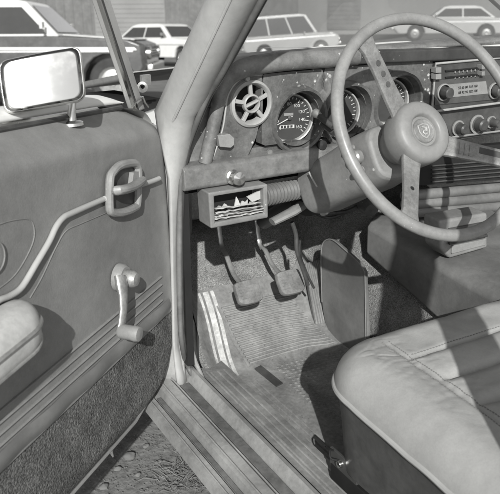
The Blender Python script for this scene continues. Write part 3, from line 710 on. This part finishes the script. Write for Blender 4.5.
# panel below the radio with heater knobs
b = MB().prism([(.60, -.03, .812), (1.4, -.03, .812), (1.4, -.03, .742), (.60, -.03, .742)], (0, .06, 0), 'darkplastic'); hp = b.build('heater_panel', dash, bevel=.003)
for x, y, r_ in ((458, 128, .011), (477, 124, .0135), (491, 122, .009)):
    c_ = Yp(x, y, -.033)
    b = MB(); b.lathe([(r_*1.25, 0), (r_*1.2, .003), (r_, .004), (r_*.95, .02), (r_*.7, .023), (0, .0225)], c_, (0, -1, 0), 'darkplastic', 20)
    b.lathe([(r_*1.5, -.001), (r_*1.5, .002), (r_*1.2, .0025)], c_, (0, -1, 0), 'greyplastic', 20); b.build('heater_knob', hp)
b = MB().tube([Yp(446, 138, -.036), Yp(600, 118, -.036)], .0022, 'greyplastic', n=6); b.build('panel_strip', hp)

# ---------------- torn speaker/heater outlet under the dash
yo = -.075
fo = [Yp(209, 193, yo), Yp(267, 184, yo), Yp(268.5, 186, yo), Yp(268.5, 216, yo), Yp(267, 218, yo), Yp(212, 228.5, yo), Yp(210.5, 227, yo)]
b = MB()
oc_ = [Yp(208.5, 193, yo), Yp(268, 184, yo), Yp(268.5, 218, yo), Yp(211, 229, yo)]
ic_ = [Yp(214.5, 196.5, yo), Yp(263.5, 188.5, yo), Yp(264, 213, yo), Yp(215.5, 222.5, yo)]
dz = Vector((0, .045, 0))
b.loft([[p+dz for p in oc_], oc_, ic_, [p+dz*.9 for p in ic_]], 'shroud', cap=False)
b.add([p+dz*.9 for p in ic_], [(0, 1, 2, 3)], 'black')
out_ = b.build('heater_outlet', car, bevel=.003)
tag(out_, 'broken heater outlet with torn slats')
b = MB()
rnd = random.Random(3)
for k, (ya, yb, o) in enumerate(((209, 202, .012), (213, 205.5, .006), (216.5, 209, .004), (219, 211.5, .003))):
    pts = []
    for i in range(15):
        t = i/14; pts.append(Yp(lerp(215.5, 263, t), lerp(ya, yb, t)+rnd.uniform(-.7, .7), yo+o+rnd.uniform(-.004, .004)))
    b.tube(pts, .0042, 'paper', n=6, flat=.35)
b.build('outlet_slat', out_)
b = MB()
for k in range(9):
    x = rnd.uniform(217, 262); yb_ = lerp(208, 201, (x-215)/48); h_ = rnd.choice((1.5, 2.5, 3, 4, 8)); w_ = rnd.uniform(1.5, 4)
    p0, p1, p2 = Yp(x-w_, yb_+1.5, yo+.012), Yp(x+w_, yb_+1, yo+.01), Yp(x+rnd.uniform(-2, 3), yb_-h_, yo+.02)
    b.prism([p0, p1, lerp(p1, p2, .6)+Vector((.002, .003, 0)), p2], (0, .002, 0), 'paper')
b.prism([Yp(x, y, yo+.012) for x, y in ((247, 197), (255, 193), (262, 190), (263, 198), (252, 202))], (0, .003, 0), 'paper')
b.build('torn_scrap', out_)
# corrugated hose and bracket behind
b = MB(); P0, P1 = Yp(262, 196, -.03), Yp(312, 186, .0); L = 90
b.tube([lerp(P0, P1, i/L) for i in range(L+1)], [.0185+.0022*math.sin(i*2*PI/6.0) for i in range(L+1)], 'console', n=20); b.build('corrugated_hose', car)
b = MB().tube([Yp(272, 222, .01), Yp(292, 212, .01), Yp(312, 198, .02), Yp(330, 185, .03)], [.012, .014, .016, .016], 'shroud', n=10, flat=.6); b.build('hose_bracket', car)
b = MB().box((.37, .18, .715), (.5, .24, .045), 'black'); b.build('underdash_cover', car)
b = MB()
for pts, r_ in ((((300, 205), (318, 213), (345, 212), (360, 205)), .005), (((312, 212), (330, 218), (352, 209)), .004), (((292, 222), (296, 235), (297, 252), (303, 270), (308, 285)), .0045), (((300, 240), (300, 255), (308, 276), (314, 288)), .003)):
    b.tube(smooth_path([Yp(x, y, .06) for x, y in pts], 5), r_, 'blackrubber' if r_ != .0045 else 'darkplastic', n=8)
b.build('wiring_loom', car)
b = MB().lathe([(.02, -.03), (.022, .0), (.016, .02), (0, .022)], Yp(368, 205, 0.04), (-.2, -1, -.3), 'darkplastic', 16); b.build('underdash_fitting', car); b = MB(); b.lathe([(.004, -.01), (.012, .0), (0, .012)], Yp(325, 211, 0.0), (-.2, -1, -.3), 'dullmetal', 12); b.build('underdash_fitting', car)

# ---------------- steering column and wheel
WN = Vector((0, -math.cos(math.radians(30.9)), math.sin(math.radians(30.9)))); WC = Vector((.4198, -.307, .861)); WU = Vector((1, 0, 0)); WW = WU.cross(WN); WW = WW if WW.z > 0 else -WW
def col_pt(d): return WC - WN*d
b = MB(); rings = []
for d, w, h, dx in ((.105, .046, .044, 0), (.112, .051, .049, 0), (.17, .055, .053, -.003), (.24, .053, .050, -.008), (.300, .055, .050, -.014), (.322, .055, .050, -.016), (.330, .049, .044, -.016)):
    c = col_pt(d)+Vector((dx, 0, -.006)); rings.append([c + WU*w*(abs(math.cos(t))**.6*(1 if math.cos(t) > 0 else -1)) + WW*h*(abs(math.sin(t))**.6*(1 if math.sin(t) > 0 else -1)) for t in [2*PI*k/40 for k in range(40)]])
b.loft(rings, 'shroud'); shr = b.build('column_shroud', car, bevel=.004, angle=40)
b = MB().lathe([(.040, 0), (.040, .12)], col_pt(.42), WN, 'black', 24); b.lathe([(.018, 0), (.018, .3)], col_pt(.62), WN, 'darkplastic', 16); b.build('steering_column', car)
for x, y, r_ in ((357, 157, .012), (360, 170, .007), (351, 148, .006)):
    b = MB(); c_ = cast(x, y, (1, 0, 0), (.355, 0, 0)); b.lathe([(r_, -.004), (r_, .006), (r_*.7, .010), (0, .010)], c_, (-1, -.15, 0), 'dullmetal', 16); b.build('ignition_lock', shr)
b = MB(); b.tube([cast(x, y, (1, 0, 0), (.345, 0, 0)) for x, y in ((309, 172), (313, 180), (317, 187))], .0016, 'lightring', n=6)
b.build('shroud_scratch', shr)
sw = MB(); R_ = .1800; n = 96
sw.tube([WC+WU*R_*math.cos(2*PI*k/n)+WW*R_*math.sin(2*PI*k/n) for k in range(n)], .0097, 'rim', n=18, closed=True)
wheel = sw.build('steering_wheel', car); tag(wheel, 'three-spoke steering wheel')
hc = WC - WN*.055
for ang, wd in ((120, .0165), (-126, .0155), (-29, .0165)):
    a = math.radians(ang); d = WU*math.cos(a)+WW*math.sin(a); w = WU*-math.sin(a)+WW*math.cos(a)
    b = MB(); rings = []
    def lf(r_): return lerp(-.047, -.003, sstep(.03, .175, r_)*.35+.65*min(1, max(0, (r_-.04)/.135)))
    for r_, ww in ((.022, wd*1.35), (.045, wd*1.2), (.07, wd*1.08), (.10, wd), (.13, wd*.94), (.158, wd*.95), (.173, wd*1.2)):
        c = WC+d*r_+WN*lf(r_); rings.append([c+w*ww-WN*.003, c+w*ww*.96+WN*.003, c+w*ww*.6+WN*.0045, c-w*ww*.6+WN*.0045, c-w*ww*.96+WN*.003, c-w*ww-WN*.003])
    b.loft(rings, 'spoke'); spo = b.build('spoke', wheel, bevel=.001)
    b = MB()
    SN = (WN*math.cos(.36) - d*math.sin(.36)).normalized()
    if ang == 120:
        for r_ in (.095, .113, .131): b.lathe([(.0, .0012), (.0048, .001), (.0052, 0)], WC+d*r_+WN*(lf(r_)+.0044), SN, 'darkplastic', 16)
        b.build('spoke_hole', spo)
    elif ang == -29:
        for r_ in (.076, .084, .092): b.prism([WC+d*(r_+q1)+w*q2*.011+WN*(lf(r_+q1)+.0035) for q1, q2 in ((-.002, 1), (.002, 1), (.002, -1), (-.002, -1))], WN*.0025, 'spoke')
        b.prism([WC+d*r_+w*q2+WN*(lf(r_)+.0042) for r_, q2 in ((.106, .009), (.160, .009), (.160, -.002), (.106, -.002))], WN*.0012, 'darkplastic'); b.build('spoke_rib', spo)
    else:
        b.lathe([(.0, .0012), (.0035, .001), (.004, 0)], WC+d*.112+WN*(lf(.112)+.0042), SN, 'black', 14); b.build('spoke_hole', spo)
b = MB().lathe([(.030, -.058), (.040, -.026), (.0485, -.020), (.0515, -.010), (.0525, .004), (.0523, .017), (.0505, .0255), (.0455, .0302), (.036, .0318), (.0295, .0322), (.0270, .0300), (.0250, .0245), (.0, .0245)], hc, WN, 'hub', 56); hb = b.build('hub_pad', wheel, angle=50)
b = MB(); ec = hc+WN*.0250
b.lathe([(.0, .0015), (.0165, .0015), (.019, .0025), (.0205, .001), (.021, -.001)], ec, WN, 'spoke', 40)
sh = [(-.010, .009), (0, .0115), (.010, .009), (.0105, -.001), (.007, -.008), (0, -.0125), (-.007, -.008), (-.0105, -.001)]
b.tube([ec+WU*x+WW*z+WN*.0022 for x, z in sh], .0012, 'lightring', n=6, closed=True)
b.tube(smooth_path([ec+WU*x+WW*z+WN*.0024 for x, z in ((-.004, .007), (.002, .005), (.003, .001), (-.003, -.001), (-.001, -.006), (.004, -.005))], 4), .0014, 'lightring', n=6)
b.tube(smooth_path([ec+WU*x+WW*z+WN*.0024 for x, z in ((.005, .006), (.0055, .002), (.004, -.002))], 4), .0011, 'lightring', n=6)
b.build('hub_emblem', hb)

# ---------------- front seat
XL, XR, YF_, YB = .163, .735, -.352, -.95
HX, HY, RC = (XR-XL)/2, (YF_-YB)/2, .092
SC = Vector(((XL+XR)/2, (YF_+YB)/2, 0))
def seat_z(X_, Y_):
    qx, qy = abs(X_-SC.x)-(HX-RC), abs(Y_-SC.y)-(HY-RC)
    ed = max(0, -(math.hypot(max(qx, 0), max(qy, 0)) + min(max(qx, qy), 0) - RC))
    dl, dr, df = X_-XL, XR-X_, YF_-Y_
    z = .566 - .034*max(0, df/.62)**1.2
    t = 1-min(1, ed/.050); z -= .053*(1-math.sqrt(max(0, 1-t*t)))
    z += .006*math.exp(-((dl-.055)/.035)**2)*sstep(.03, .12, df)
    q = sstep(.092, .122, dl)*sstep(.092, .122, dr)*sstep(.098, .118, df)
    z -= .007*q
    for dd in (dl, dr): z -= .0035*math.exp(-((dd-.098)/.006)**2)*sstep(.045, .075, df)
    z -= .003*math.exp(-((df-.106)/.006)**2)*sstep(.09, .11, dl)*sstep(.09, .11, dr)
    ph = (df-.106)/.068; f = ph-math.floor(ph); z += q*.0105*(1-abs(2*f-1)**4.5)
    z += .0026*noise.noise(Vector((X_*13, Y_*13, 0)))
    cr = noise.noise(Vector((X_*30+Y_*8, Y_*60, 5))); z -= .0016*max(0, 1-abs(cr)*7)*sstep(.02, .06, ed)*max(0, noise.noise(Vector((X_*6, Y_*6, 9)))+.25) + .0009*noise.noise(Vector((X_*45, Y_*38, 3)))
    return z
def seat_top(u, v):   # u across 0..1, v front to back 0..1; rounded-rectangle cushion with a rolled edge
    x = math.sin(PI/2*(2*u-1)); y = -math.sin(PI/2*(2*v-1)); m = max(abs(x), abs(y), 1e-6)
    bx, by_ = HX*x/m, HY*y/m
    qx, qy = abs(bx)-(HX-RC), abs(by_)-(HY-RC)
    if qx > 0 and qy > 0:
        l = math.hypot(qx, qy); bx = math.copysign(HX-RC+qx/l*RC, bx); by_ = math.copysign(HY-RC+qy/l*RC, by_)
    X0_, Y0_ = bx*m, by_*m
    qx, qy = abs(X0_)-(HX-RC), abs(Y0_)-(HY-RC)
    ed = max(0, -(math.hypot(max(qx, 0), max(qy, 0)) + min(max(qx, qy), 0) - RC))
    X_, Y_ = SC.x+X0_, SC.y+Y0_
    return Vector((X_, Y_, seat_z(X_, Y_)))
b = MB().grid(seat_top, 170, 220, 'seat'); seat = b.build('front_seat', car, angle=180); tag(seat, 'pale vinyl front seat cushion with dark sides')
rimp = [seat_top(0, 1-k/120) for k in range(121)] + [seat_top(k/100, 0) for k in range(1, 101)] + [seat_top(1, k/60) for k in range(1, 61)]
b = MB().tube([p+Vector((0, 0, -.001)) for p in rimp], .0042, 'piping', n=8); b.build('seat_piping', seat)
cx = Vector(((XL+XR)/2, (YF_+YB)/2, 0))
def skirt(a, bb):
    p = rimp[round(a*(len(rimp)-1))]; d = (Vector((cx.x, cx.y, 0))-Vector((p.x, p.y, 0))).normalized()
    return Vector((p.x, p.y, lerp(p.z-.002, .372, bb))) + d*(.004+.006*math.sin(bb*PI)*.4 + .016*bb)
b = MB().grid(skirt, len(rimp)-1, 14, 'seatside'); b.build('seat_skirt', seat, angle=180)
b = MB().prism([(XL+.05, YF_-.04, .30), (XR-.05, YF_-.04, .30), (XR-.05, YB+.05, .30), (XL+.05, YB+.05, .30)], (0, 0, .085), 'black'); b.build('seat_base', seat)
b = MB()
def stitch(p, q, n_):
    for i in range(n_):
        a0, a1 = lerp(p, q, i/n_), lerp(p, q, (i+.58)/n_); a0.z, a1.z = seat_z(a0.x, a0.y)+.0004, seat_z(a1.x, a1.y)+.0004
        b.tube([a0, a1], .0008, 'thread', n=5)
for off in (.0915, .1045): stitch(Vector((XL+off, YF_-.055, 0)), Vector((XL+off, YB+.1, 0)), 95)
stitch(Vector((XL+.11, YF_-.1005, 0)), Vector((XR-.11, YF_-.1005, 0)), 60)
b.build('seat_stitching', seat)
# slide rail with bracket at the foot of the seat
b = MB()
b.box((.196, -.66, .345), (.024, .55, .030), 'black'); b.box((.187, -.415, .372), (.005, .07, .030), 'darkplastic')
b.lathe([(.0, .007), (.006, .006), (.007, 0)], (.1845, -.41, .374), (-1, 0, 0), 'chrome', 12)
b.tube(smooth_path([(.184, -.39, .386), (.176, -.392, .390), (.172, -.40, .382), (.182, -.405, .378)], 4), .002, 'black', n=6)
b.build('seat_rail', car, bevel=.001)

# ================================================================== FLOOR MAT (lies loose on the floor)
fm = thing('floor_mat', 'grey ribbed rubber floor mat with three white stripes under the pedals', 'floor mat', (.38, 0, .27))
NS = Vector((0, -.75, 1)); PS = Vector((0, .1, .27))
def flo(x, y): return Vector((x, y, .27+max(0, y-.1)*.75 + .03*sstep(.14, .1, 0)))
def fz(y): 
    t = y-.1; w = .06
    if t < -w: return .268
    if t > w: return .268 + .75*t
    return .268 + .75*(t+w)**2/(4*w)
def matp(a, bb):
    y = lerp(-1.2, .258, a)
    xl = .190 + .037*sstep(.02, .26, y); xr = .545 - .0*sstep(0, .3, y)
    x = lerp(xl, xr, bb)
    z = fz(y)+.004 + .045*sstep(.90, 1.0, bb)**2 + .030*(1-sstep(0, .14, bb))**2*sstep(-.25, .05, y)
    z += .0015*noise.noise(Vector((x*9, y*9, 1)))
    return Vector((x, y, z))
def matxy(x, y):
    xl = .190 + .037*sstep(.02, .26, y); return matp((y+1.2)/1.458, (x-xl)/(.545-xl))
b = MB().grid(matp, 120, 50, 'rubber')
for k in range(15):      # ribs across the toe end
    y = .212 - k*.0088*1.05
    xa_ = .300 - .0*k; xb_ = .478 + .003*k
    b.tube([matxy(lerp(xa_, xb_, i/12), y - .004*k*0 + .012*sstep(.65, 1, i/12)*(-1)*k/14)+Vector((0, -.001, .001)) for i in range(13)], .0026, 'rubber', n=6)
b.tube([matxy(*p)+Vector((0, 0, .001)) for p in ((.292, .218), (.292, .15), (.294, .072))], .0028, 'rubber', n=6)
mat_b = b
b = MB()
for off, w in ((.030, .0032), (.046, .0070), (.062, .0042)):
    def st(a, bb, off=off, w=w):
        y = lerp(.252, .055, a); xl = .190 + .037*sstep(.02, .26, y)
        return matxy(xl+off+.006*(1-a)+lerp(-w, w, bb), y)+Vector((0, -.0008, .0018))
    MB().grid(st, 30, 4, 'whitestripe').build('white_stripe', fm)
b = MB()
b.prism([matxy(*p)+Vector((0, 0, .0005)) for p in ((.300, .060), (.318, .064), (.322, -.020), (.304, -.024))], (0, 0, .003), 'seal'); b.build('worn_patch', fm)
b = mat_b     # fine studs on the flat heel area
rn = random.Random(5)
for i in range(34):
    y = .045 - i*.0125
    for j in range(17):
        x = .335 + j*.0125
        if y > -.02 and x < .34: continue
        c = matxy(x, y); b.add([c+Vector((dx, dy, h)) for dx, dy, h in ((-.004, -.004, .0004), (.004, -.004, .0004), (.004, .004, .0004), (-.004, .004, .0004), (0, 0, .0024))], [(0, 1, 4), (1, 2, 4), (2, 3, 4), (3, 0, 4)], 'rubber')
for k in range(5):
    x = .232 + k*.012
    b.tube([matxy(x+.004*i/10*0, lerp(.02, -1.15, i/30)) + Vector((0, 0, .001)) for i in range(31)], .0026, 'rubber', n=6)
b.build('mat_sheet', fm, angle=30)
# crumbs of rust and dirt on the mat
b = MB()
for k in range(170):
    x, y = rn.uniform(.22, .53), rn.uniform(-.3, .24); 
    if rn.random() < .5: x, y = rn.gauss(.40, .06), rn.gauss(.03, .05)
    if not .21 < x < .54: continue
    r_ = rn.uniform(.0006, .0017); b.blob(matxy(x, min(y, .25))+Vector((0, 0, .002)), (r_, r_*rn.uniform(.6, 1.4), r_*.6), 'stone', n=3)
tag(b.build('mat_crumbs'), 'scattered crumbs of dirt and rust on the rubber floor mat', 'debris', kind='stuff')

# ================================================================== GROUND AND BACKGROUND
FH = Vector((math.sin(YAW), math.cos(YAW), 0)); RH = Vector((math.cos(YAW), -math.sin(YAW), 0))
SL = .090
def gz(x, y):
    s = x*FH.x+y*FH.y; r = x*RH.x+y*RH.y
    k = .094 - .024*min(1, max(0, (r/max(s, 3)-.06)/.2))
    return -k*min(50, max(0, s-.35))
def terr(a, bb):
    s = -8 + 90*a**1.7*1.0; r = lerp(-60, 60, bb); r = math.copysign(abs(r/60)**1.8*60, r)
    p = Vector((0, 0, 0))+FH*s+RH*r; p.z = gz(p.x, p.y)
    if abs(r) < 4 and s < 3: p.z += .010*noise.noise(Vector((p.x*6, p.y*6, 0)))
    return p
b = MB().grid(terr, 150, 150, 'ground'); g_o = b.build('ground'); tag(g_o, kind='structure')
big = MB().grid(lambda a, bb: Vector((0, 0, -6.2))+FH*lerp(-300, 900, a)+RH*lerp(-700, 700, bb), 4, 4, 'ground').build('far_ground'); tag(big, kind='structure')
def on_slope(px, py):
    d = ray(px, py); t = 1.0
    while t < 80:
        p = CAM+d*t
        if p.z <= gz(p.x, p.y): break
        t += .02
    return p
def normal_at(p):
    e_ = .5; return Vector((gz(p.x-e_, p.y)-gz(p.x+e_, p.y), gz(p.x, p.y-e_)-gz(p.x, p.y+e_), 2*e_)).normalized()
def frame(p, head):
    TN = normal_at(p)
    f = head - TN*head.dot(TN); f.normalize(); l = TN.cross(f)
    m = Matrix.Identity(4)
    for i, v in enumerate((f, l, TN)):
        for j in range(3): m[j][i] = v[j]
    m.translation = p; return m

def make_car(name, label, mw, L=4.6, W=1.75, H=1.35, top='carlight', low='cardark', kind='saloon', group='cars parked in the yard behind', wf=.31):
    t = thing(name, label, 'van' if kind == 'van' else 'car', mw=mw, group=group); hw = W/2
    if kind == 'van':
        lowp = [(-L/2, .45), (-L/2, 1.0), (L*.27, 1.0), (L*.46, .92), (L/2, .80), (L/2, .42), (L*.44, .30), (-L*.46, .30)]; belt = 1.0
        roof = [(-L*.48, 1.0), (-L*.46, H-.06), (-L*.40, H), (L*.10, H), (L*.17, H-.06), (L*.28, 1.0)]
    else:
        lowp = [(-L/2, .50), (-L*.49, .84), (-L*.30, .90), (L*.17, .90), (L*.44, .85), (L*.49, .78), (L/2, .5), (L*.46, .30), (-L*.46, .30)]; belt = .9
        roof = [(-L*.36, .89), (-L*.24, H-.05), (-L*.18, H), (L*.02, H), (L*.07, H-.04), (L*.19, .89)]
    r = .31; xs = (L*wf, -L*.29)
    b = MB(); N = len(lowp)
    # outline with wheel arches cut into the lower edge
    arch = []
    for xw in xs:
        arch += [(xw + (r+.06)*math.cos(math.radians(a)), .30 + (r+.06)*max(0, math.sin(math.radians(a)))) for a in range(0, 181, 20)]
    outl = lowp[:-1] + arch + [lowp[-1]]
    secs = []
    for yy, k in ((-hw, .965), (-hw+.05, 1), (hw-.05, 1), (hw, .965)):
        secs.append([Vector((x*k, yy, .6+(z-.6)*k if z > .6 else z)) for x, z in outl])
    b.loft(secs, low); body = b.build('body', t, bevel=.02, world=False)
    if top != low:
        b = MB()
        for sgn in (-1, 1): b.prism([(-L*.47, sgn*(hw-.005), belt-.17), (L*.465, sgn*(hw-.005), belt-.19), (L*.43, sgn*(hw-.03), belt-.06), (-L*.46, sgn*(hw-.03), belt-.03)], (0, sgn*.012, 0), top)
        b.prism([(L*.20, -hw+.08, belt+.005), (L*.455, -hw+.08, belt-.06), (L*.455, hw-.08, belt-.06), (L*.20, hw-.08, belt+.005)], (0, 0, .012), top)
        b.build('bonnet', t, world=False, bevel=.004)
    # greenhouse
    b = MB(); ins = .20 if kind != 'van' else .07
    def gp(p, sgn, e=0.0): x, z = p; k = (z-belt)/(H-belt); return Vector((x, sgn*(hw-.06-ins*k+e), z))
    b.loft([[gp(p, -1) for p in roof], [gp(p, 1) for p in roof]], top); b.build('roof', t, bevel=.03, world=False)
    b = MB()
    def inset(poly, f): c = sum(poly, Vector())/len(poly); return [c+(p-c)*f for p in poly]
    z0, z1 = belt+.03, H-.11
    def xat(z, a, c): return lerp(a[0], c[0], (z-a[1])/(c[1]-a[1]))
    rb = (roof[0], roof[1]); rf = (roof[5], roof[4])
    for sgn in (-1, 1):
        xb0, xb1 = xat(z0, *rb)+.10, xat(z1, *rb)+.10; xf0, xf1 = xat(z0, *rf)-.10, xat(z1, *rf)-.10
        n_ = 3 if kind == 'van' else 2
        for i in range(n_):
            a0, a1 = i/n_, (i+1)/n_; g_ = .03
            q = [gp((lerp(xb0, xf0, a0)+g_, z0), sgn, .02), gp((lerp(xb0, xf0, a1)-g_, z0), sgn, .02), gp((lerp(xb1, xf1, a1)-g_, z1), sgn, .02), gp((lerp(xb1, xf1, a0)+g_, z1), sgn, .02)]
            MB().prism(q, (0, sgn*-.06, 0), 'carglass').build('side_window', t, world=False)
    for nm, A_, B_, s_ in (('windscreen', roof[5], roof[4], 1), ('rear_window', roof[0], roof[1], -1)):
        b = MB(); za, zb2 = lerp(A_[1], B_[1], .12), lerp(A_[1], B_[1], .90)
        q = [gp((xat(za, A_, B_)+s_*.012, za), -1, -.08), gp((xat(za, A_, B_)+s_*.012, za), 1, -.08), gp((xat(zb2, A_, B_)+s_*.012, zb2), 1, -.08), gp((xat(zb2, A_, B_)+s_*.012, zb2), -1, -.08)]
        b.prism(q, (s_*.006, 0, .004), 'carglass'); b.build(nm, t, world=False)
    for xw in xs:
        for sgn in (-1, 1):
            b = MB(); c = (xw, sgn*(hw-.13), r)
            b.lathe([(.19, .10), (.27, .11), (r-.01, .09), (r, .05), (r, -.05), (r-.02, -.09), (.1, -.09)], c, (0, sgn, 0), 'tyre', 28); w_o = b.build('wheel', t, world=False)
            b = MB().lathe([(.0, .085), (.06, .09), (.07, .07), (.15, .06), (.185, .085), (.20, .10), (.205, .09)], c, (0, sgn, 0), 'dullmetal', 28); b.build('rim', w_o, world=False)
    for s_ in (1, -1):
        b = MB().box((s_*(L/2+.03), 0, .48), (.09, W*.97, .11), 'chrome'); b.build('bumper', t, bevel=.02, world=False)
    b = MB().box((L/2-.01, 0, .66), (.05, W*.52, .13), 'darkplastic')
    for k in range(4): b.box((L/2+.018, 0, .61+.033*k), (.01, W*.5, .008), 'chrome')
    b.build('grille', t, world=False)
    for sgn in (-1, 1):
        b = MB().lathe([(.085, -.02), (.085, .03), (.07, .035), (0, .045)], (L/2-.005, sgn*W*.36, .67), (1, 0, 0), 'chrome', 20); b.build('headlight', t, world=False)
    for sgn in (-1, 1):
        b = MB(); b.tube([(L*.14, sgn*(hw-.04), .93), (L*.14, sgn*(hw+.06), 1.0)], .012, 'chrome', n=6); b.box((L*.14, sgn*(hw+.1), 1.03), (.04, .14, .09), 'chrome')
        b.build('door_mirror', t, bevel=.008, world=False)
    b = MB()
    for sgn in (-1, 1):
        b.box((0, sgn*(hw+.004), belt-.20), (L*.9, .012, .02), 'chrome'); b.box((-L*.09, sgn*(hw+.012), belt-.13), (.14, .02, .025), 'chrome')
    b.build('side_moulding', t, world=False)
    return t
def on_ground(px, dist):
    d = ray(px, 30); p = CAM+d*dist; p.z = gz(p.x, p.y); return p
def place(px, py, heading, d=None): return frame(on_slope(px, py), heading)
# dark car with white roof behind the mirror, nose to the right
pw = on_slope(113, 110); hd = (RH*1.0 + FH*.02).normalized()
make_car('grey_saloon', 'dark grey saloon with pale roof parked behind the wing mirror', frame(pw - hd*3.7*.37 + FH*.80, hd), 3.7, 1.7, 1.38, 'carlight', 'cardark', wf=.37)
hd2 = (RH*.80 - FH*.62).normalized()
make_car('white_saloon', 'white saloon parked far off, seen between door frame and windscreen pillar', frame(on_ground(168, 25.5), hd2), 4.4, 1.7, 1.36, 'carlight', 'carlight')
make_car('pale_van', 'pale van with bonnet seen through the dusty windscreen left of the steering wheel', frame(on_ground(291, 34.5), (RH+FH*.02).normalized()), 4.3, 1.75, 1.85, 'carlight', 'carmid', 'van', None)
make_car('cream_saloon', 'cream saloon seen through the windscreen above the radio', frame(on_ground(450, 31), (-RH+FH*.15).normalized()), 4.6, 1.75, 1.35, 'carlight', 'carmid')
# back walls
bp = FH*46; bz = gz(bp.x, bp.y)
def wallthing(name, label, cat, r0, r1, s, h, mt, ribs=True, doors=()):
    base = FH*s + RH*(r0+r1)/2; base.z = gz(base.x, base.y)-.1
    m = Matrix.Identity(4)
    for i, v in enumerate((RH, FH, Vector((0, 0, 1)))):
        for j in range(3): m[j][i] = v[j]
    m.translation = base; t = thing(name, label, cat, mw=m); w = r1-r0
    b = MB().box((0, .15, h/2), (w, .3, h), mt)
    if ribs:
        for k in range(int(w/.5)): b.box((-w/2+.25+k*.5, -.02, h/2), (.10, .05, h-.02), mt)
    b.build('wall', t, world=False)
    b = MB().box((0, .1, h+.08), (w+.3, .7, .16), 'wallpale'); b.build('coping', t, world=False)
    for x, ww, hh, z, mm in doors:
        b = MB().box((x, -.05, z+hh/2), (ww, .12, hh), mm); b.build('shutter_door', t, world=False)
        b = MB()
        for k in range(int(hh/.25)): b.box((x, -.12, z+.12+k*.25), (ww-.1, .03, .05), mm)
        b.build('door_slat', t, world=False)
    return t
wallthing('workshop_building', 'long dark corrugated workshop at the back of the yard', 'building', -34, 3, 44, 6.5, 'wall', True, ((9, 4, 3.2, 0, 'wallpale'), (1, 4, 3.4, 0, 'wallpale')))
wallthing('boundary_wall', 'pale rendered wall across the back of the yard behind the vans', 'wall', 3.2, 48, 47, 6.0, 'wallpale', False, ((-19.6, 2.0, 2.6, .3, 'wall'), (8, 3, 2.6, 0, 'wall')))
# stones and dry weeds by the sill
rs = random.Random(11)
spots = [(129, 458, .016), (118, 470, .010), (146, 447, .009), (138, 476, .008), (104, 488, .012), (160, 462, .007), (176, 452, .006)]
st_lab = ['largest rounded stone on the shaded earth under the door', 'stone lying below and left of the largest stone under the door', 'small stone close under the door corner', 'small stone on earth below the largest stone', 'flat stone near the bottom edge beside the door', 'pebble between the largest stone and the sill', 'tiny pebble beside the sill near the dry weeds']
for (px, py, r_), lb in zip(spots, st_lab):
    r_ *= .75
    p = Zp(px, py, 0.0); p.z = gz(p.x, p.y)+r_*.4; b = MB().blob(p, (r_*1.2, r_, r_*.75), 'stone', n=10, jit=.35)
    tag(b.build('stone'), lb, 'stone', 'stones on the earth under the door')
b = MB()
for k in range(900):
    p = Zp(rs.uniform(80, 215), rs.uniform(425, 494), 0); p += Vector((rs.uniform(-.1, .1), rs.uniform(-.1, .1), 0)); r_ = rs.uniform(.0008, .0028); p.z = gz(p.x, p.y)+r_*.3
    b.blob(p, (r_, r_*rs.uniform(.7, 1.3), r_*.7), 'stone', n=3)
tag(b.build('gravel'), 'fine grit scattered over the bare earth beside the sill', 'gravel', kind='stuff')
p0 = Zp(186, 478, 0); b = MB()
for k in range(120):
    a = rs.uniform(0, 2*PI); l = rs.uniform(.02, .06); q = p0+Vector((rs.gauss(0, .025), rs.gauss(0, .03), gz(p0.x, p0.y)))
    d = Vector((math.cos(a), math.sin(a), rs.uniform(.15, .9))).normalized()
    b.tube([q, q+d*l*.6, q+d*l+Vector((0, 0, -l*.25))], [.0009, .0007, .0002], 'grass', n=4)
tag(b.build('dry_weeds'), 'tuft of dry weeds on the sunlit earth beside the sill', 'weeds')

# ================================================================== LIGHT
SUN_AZ, SUN_EL = 207.0, 30.0      # compass from +Y clockwise (towards +X): where the sun stands
az, el = math.radians(SUN_AZ), math.radians(SUN_EL)
sd = Vector((math.sin(az)*math.cos(el), math.cos(az)*math.cos(el), math.sin(el)))
sl = bpy.data.lights.new('sun', 'SUN'); sl.energy = 4.2; sl.angle = math.radians(.5); sl.color = (1, 1, .985)
so = bpy.data.objects.new('sun', sl); col.objects.link(so); so.rotation_euler = sd.to_track_quat('Z', 'Y').to_euler()
w = bpy.data.worlds.new('World'); scene.world = w; w.use_nodes = True; nt = w.node_tree
bg = nt.nodes['Background']; sky = nt.nodes.new('ShaderNodeTexSky'); sky.sky_type = 'NISHITA'; sky.sun_disc = False
sky.sun_elevation = el; sky.sun_rotation = az
bw = nt.nodes.new('ShaderNodeRGBToBW'); nt.links.new(sky.outputs[0], bw.inputs[0]); nt.links.new(bw.outputs[0], bg.inputs['Color'])
bg.inputs['Strength'].default_value = .115
vs_ = scene.view_settings; vs_.view_transform = 'Standard'; vs_.look = 'None'; vs_.exposure = .34; vs_.gamma = 1; vs_.use_curve_mapping = False
